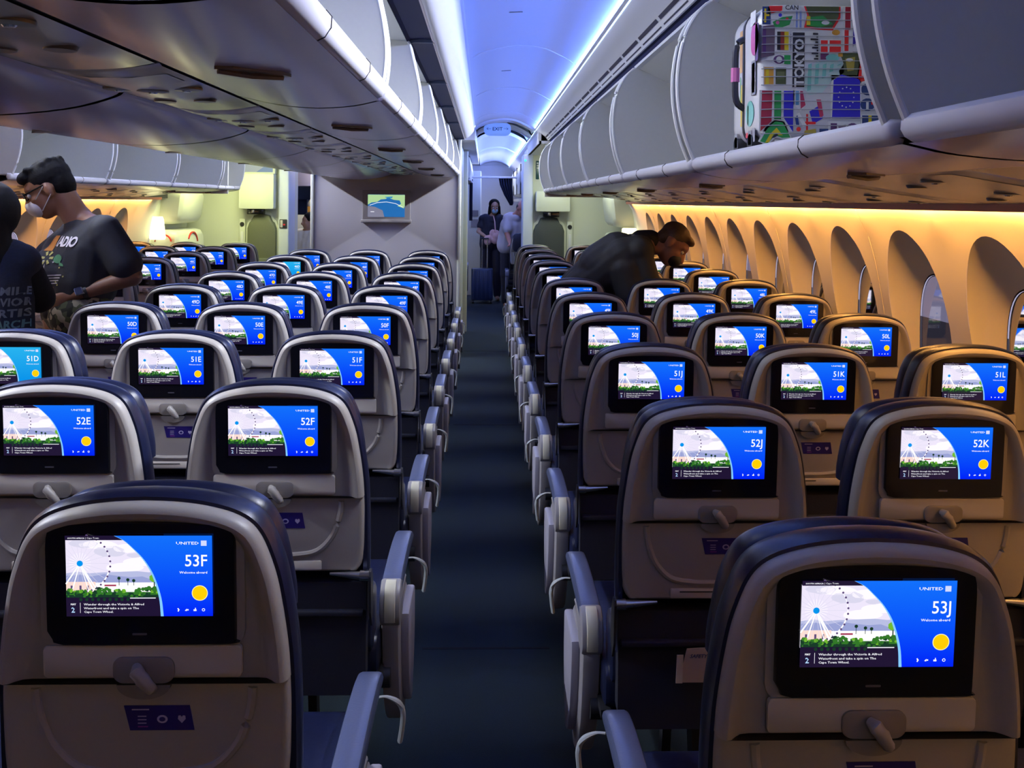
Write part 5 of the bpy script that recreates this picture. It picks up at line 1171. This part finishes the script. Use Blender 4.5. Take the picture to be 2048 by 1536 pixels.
# --- man bending over the right seats
t = thing('person', 'person in a black jacket and dark mask bending over the right middle seats', 'person', (.80, 5.38, 0))
SK3 = SKIN('skin_light', (.36, .17, .12)); JKT = mat('jacket_black', (.008, .009, .013), .75, noise=.2, nscale=80, bump=.4)
hc = V((1.115, 5.36, 1.305)); hf = V((.62, -.30, -.72)); hu = V((.70, -.05, .62)); B = Blob(); P = head_parts(B, hc, hf, hu, 1.02); r_, f_, u_ = frame(hf, hu); ax = (r_, f_, u_)
neck = V((.985, 5.38, 1.315)); sh1 = V((.90, 5.22, 1.27)); sh2 = V((.90, 5.54, 1.27)); chest = V((.82, 5.38, 1.22)); pel = V((.60, 5.50, 1.02))
B.cap(neck-V((.04, 0, 0)), P(0, -.03, -.05), .060, .056); torso(B, neck, sh1, sh2, chest, pel, .09, .10, .115)
e1, w1 = V((.97, 5.16, 1.02)), V((1.05, 5.22, .80)); e2, w2 = V((.97, 5.60, 1.02)), V((1.06, 5.55, .80)); arm(B, sh1, e1, w1); arm(B, sh2, e2, w2); hand(B, w1, (.5, .1, -.8), (0, 1, 0), .5); hand(B, w2, (.5, -.1, -.8), (0, -1, 0), .5, 1, -1)
for s in (-1, 1): leg(B, (.60+s*.06, 5.58, .95), (.64+s*.10, 5.68, .50), (.62+s*.12, 5.70, .09), (.72+s*.12, 5.66, .035))
B.build('body', SK3, t, .008, 4)
B = Blob(); torso(B, neck-V((.035, 0, .01)), sh1, sh2, chest+V((0, 0, .0)), pel, .095, .11, .12, .02); arm(B, sh1, e1, w1, 1.1, .016); arm(B, sh2, e2, w2, 1.1, .016); B.cap(chest+V((-.03, 0, .01)), V((.70, 5.38, 1.17)), .15, .145); B.cap(V((.70, 5.38, 1.16)), pel, .145, .14); B.cap((.82, 5.22, 1.15), (.86, 5.20, 1.02), .10, .10)
B.build('jacket', JKT, t, .009, 4)
B = Blob(); B.cap(neck-V((.045, 0, .0)), neck+V((.0, 0, .005)), .080, .072); B.build('collar', JKT, t, .008, 2)
B = Blob()
for s in (-1, 1): B.cap((.60+s*.06, 5.56, .97), (.64+s*.10, 5.68, .50), .105, .075); B.cap((.64+s*.10, 5.68, .50), (.62+s*.12, 5.70, .11), .075, .06)
B.build('trousers', JKT, t, .012, 4)
B = Blob(); B.ell(P(0, -.022, .050), (.083, .097, .080), ax); B.ell(P(0, -.055, .0), (.076, .055, .075), ax); B.ell(P(0, .052, .085), (.058, .040, .026), ax); B.build('hair', mat('hair_brown', (.045, .022, .010), .5, noise=.5, nscale=150, bump=1.0), t, .007, 2)
B = Blob(); B.ell(P(0, .068, -.052), (.056, .052, .046), ax); B.ell(P(0, .092, -.044), (.024, .018, .030), ax); B.build('face_mask', mat('mask_dark', (.010, .012, .02), .7), t, .006, 3)
eyes(P, t)
# --- woman with the cabin bag, far down the aisle
t = thing('person', 'person with dark hair and blue mask holding a pink bag in the distant aisle', 'person', (.12, 14.2, 0))
SKF = SKIN('skin_olive', (.38, .22, .15)); BLK_ = mat('dress_black_navy', (.010, .012, .03), .8)
hc = V((.155, 14.2, 1.46)); B = Blob(); P = head_parts(B, hc, (.12, -.97, -.2), (0, -.15, 1), .95); r_, f_, u_ = frame((.12, -.97, -.2), (0, -.15, 1)); ax = (r_, f_, u_)
neck = V((.12, 14.22, 1.32)); s1 = V((-.02, 14.22, 1.27)); s2 = V((.26, 14.22, 1.27)); chest = V((.12, 14.22, 1.14)); pel = V((.12, 14.22, .88))
B.cap(neck, P(0, -.02, -.06), .05, .048); torso(B, neck, s1, s2, chest, pel, .07, .09, .11)
e1, w1 = V((-.09, 14.16, 1.08)), V((.03, 14.0, 1.00)); e2, w2 = V((.30, 14.16, 1.06)), V((.20, 14.0, 1.02)); arm(B, s1, e1, w1, .85); arm(B, s2, e2, w2, .85); hand(B, w1, (.8, -.3, 0), (0, 1, 0), .6, .9); hand(B, w2, (-.8, -.3, 0), (0, 1, 0), .6, .9, -1)
for s in (-1, 1): leg(B, (.12+s*.08, 14.22, .85), (.12+s*.09, 14.2, .46), (.12+s*.09, 14.22, .09), (.12+s*.10, 14.08, .035), .9)
B.build('body', SKF, t, .010, 3)
B = Blob(); torso(B, neck-V((0, 0, .04)), s1, s2, chest, pel, .072, .098, .115, .014); B.cap(s1, V(s1).lerp(e1, .55), .062, .06); B.cap(s2, V(s2).lerp(e2, .55), .062, .06)
for s in (-1, 1): B.cap((.12+s*.08, 14.22, .85), (.12+s*.09, 14.2, .46), .11, .085); B.cap((.12+s*.09, 14.2, .46), (.12+s*.09, 14.22, .10), .085, .06)
B.build('clothes', BLK_, t, .011, 3)
B = Blob(); B.ell(P(0, -.03, .045), (.088, .092, .085), ax); 
for s in (-1, 1): B.cap(P(s*.070, .0, .0), P(s*.085, .0, -.15), .030, .028)
B.cap(P(0, -.07, 0), P(0, -.07, -.15), .06, .06); B.build('hair', HAIRB, t, .010, 2)
B = Blob(); B.ell(P(0, .068, -.050), (.052, .045, .045), ax); B.build('face_mask', mat('mask_blue', (.30, .48, .62), .7), t, .008, 3)
eyes(P, t)
t = thing('shoulder_bag', 'crumpled pale pink bag held by the person in the distant aisle', 'bag', (.11, 13.95, .90))
B = Blob(); rd = random.Random(4)
for k in range(9): B.ell((.11+rd.uniform(-.09, .09), 13.97+rd.uniform(-.02, .02), 1.00+rd.uniform(-.11, .09)), (.055, .035, .06))
B.build('body', mat('pink_fabric', (.62, .38, .38), .7), t, .010, 2)
mb = MB(); mb.tube([(.06, -.02, .18), (.05, .06, .34), (.03, .12, .42)], .009, mat('pink_fabric', ()), 6); mb.build('strap', t)
t = thing('rolling_suitcase', 'dark blue ribbed cabin bag standing on the aisle floor with its handle up', 'suitcase', (-.03, 13.84, 0))
BSC = mat('suitcase_blue', (.03, .05, .13), .35, coat=.3)
mb = MB(); mb.rbox((-.16, -.11, .05), (.17, .11, .53), BSC, .04, 2)
for k in range(5): mb.rbox((-.13+k*.062, -.118, .08), (-.10+k*.062, -.10, .50), BSC, .006, 2)
mb.build('shell', t); mb = MB(); mb.tube([(.08, .07, .50), (.08, .07, .98)], .008, SILV, 8); mb.tube([(.0, .07, .50), (.0, .07, .98)], .008, SILV, 8); mb.tube([(-.02, .07, .98), (.10, .07, .98)], .012, DARK, 8); mb.build('pull_handle', t)
for x in (-.13, .14):
    for y in (-.08, .08): mb = MB(); mb.tube([(x-.012, y, .025), (x+.012, y, .025)], .025, DARK, 12); mb.build('wheel', t)
# --- bald man leaning beside her
t = thing('person', 'bald person in a pale polo shirt leaning over seats by the distant aisle', 'person', (.36, 13.05, 0))
hc = V((.475, 12.86, 1.45)); B = Blob(); P = head_parts(B, hc, (.35, -.72, -.6), (.25, -.45, .8), 1.0)
neck = V((.40, 12.95, 1.36)); s1 = V((.27, 13.0, 1.31)); s2 = V((.55, 13.02, 1.31)); chest = V((.38, 13.03, 1.20)); pel = V((.34, 13.1, .92))
B.cap(neck, P(0, -.03, -.05), .058, .055); torso(B, neck, s1, s2, chest, pel, .09, .11, .12)
e1, w1 = V((.26, 12.90, 1.08)), V((.30, 12.72, .95)); e2, w2 = V((.62, 12.9, 1.08)), V((.58, 12.72, .98)); arm(B, s1, e1, w1); arm(B, s2, e2, w2); hand(B, w1, (.3, -.8, -.3), (0, 0, -1), .5); hand(B, w2, (-.2, -.8, -.3), (0, 0, -1), .5, 1, -1)
for s in (-1, 1): leg(B, (.33+s*.07, 13.12, .88), (.33+s*.08, 13.1, .48), (.33+s*.08, 13.14, .09), (.33+s*.08, 13.0, .035), .9)
B.build('body', SKIN('skin_pink', (.45, .20, .16)), t, .010, 3)
B = Blob(); torso(B, neck-V((0, 0, .04)), s1, s2, chest, pel, .092, .118, .128, .016); B.cap(s1, V(s1).lerp(e1, .7), .075, .072); B.cap(s2, V(s2).lerp(e2, .7), .075, .072); B.build('polo_shirt', mat('polo_lilac_white', (.52, .50, .60), .8), t, .011, 3)
B = Blob()
for s in (-1, 1): B.cap((.33+s*.07, 13.12, .90), (.33+s*.08, 13.1, .48), .11, .085); B.cap((.33+s*.08, 13.1, .48), (.33+s*.08, 13.14, .10), .085, .06)
B.build('trousers', BLK_, t, .012, 3)
B = Blob(); r_, f_, u_ = frame((.35, -.72, -.6), (.25, -.45, .8)); ax = (r_, f_, u_)
for s in (-1, 1): B.ell(P(s*.070, -.03, .0), (.014, .04, .04), ax)
B.ell(P(0, -.085, -.01), (.06, .025, .05), ax); B.build('hair_fringe', mat('hair_grey_dark', (.06, .05, .05), .6), t, .009, 2)
eyes(P, t)
t.location.x += .07; t.location.y += .12
# --- crew member glimpsed through the left aisle
t = thing('person', 'dark haired person in a white top seated beyond the left aisle', 'person', (-2.46, 12.6, 0))
hc = V((-2.42, 12.6, 1.25)); B = Blob(); P = head_parts(B, hc, (-.8, -.5, -.1), (0, 0, 1), .95)
neck = V((-2.44, 12.62, 1.12)); s1 = V((-2.58, 12.66, 1.06)); s2 = V((-2.30, 12.58, 1.06)); chest = V((-2.45, 12.62, .94)); pel = V((-2.45, 12.62, .66))
B.cap(neck, P(0, -.02, -.06), .05, .048); torso(B, neck, s1, s2, chest, pel, .07, .09, .11)
for s, S in ((-1, s1), (1, s2)): arm(B, S, S+V((s*.04, -.06, -.26)), S+V((0, -.26, -.32)), .85); hand(B, S+V((0, -.26, -.32)), (0, -1, -.1), (0, 0, -1), .4, .9, s); leg(B, (-2.45+s*.08, 12.6, .60), (-2.47+s*.08, 12.2, .56), (-2.47+s*.08, 12.2, .09), (-2.47+s*.08, 12.06, .035), .9)
B.build('body', SKF, t, .011, 3)
B = Blob(); torso(B, neck-V((0, 0, .04)), s1, s2, chest, pel, .072, .098, .118, .016); B.build('white_top', mat('white_cloth', (.66, .64, .58), .8), t, .012, 3)
B = Blob(); r_, f_, u_ = frame((-.8, -.5, -.1), (0, 0, 1)); B.ell(P(0, -.028, .045), (.088, .095, .088), (r_, f_, u_)); B.ell(P(0, -.05, -.02), (.08, .06, .09), (r_, f_, u_)); B.build('hair', HAIRB, t, .010, 2)
t2 = thing('folding_seat', 'low grey seat under the person beyond the left aisle', 'seat', (-2.45, 12.66, 0))
mb = MB(); mb.rbox((-.22, -.18, .42), (.22, .24, .53), JGR, .03, 2); mb.build('seat', t2); mb = MB(); mb.rbox((-.22, .16, .53), (.22, .24, 1.1), JGR, .02, 1); mb.build('backrest', t2); mb = MB(); mb.rbox((-.18, -.10, 0), (.18, .20, .42), DARK, .02, 2); mb.build('base', t2)
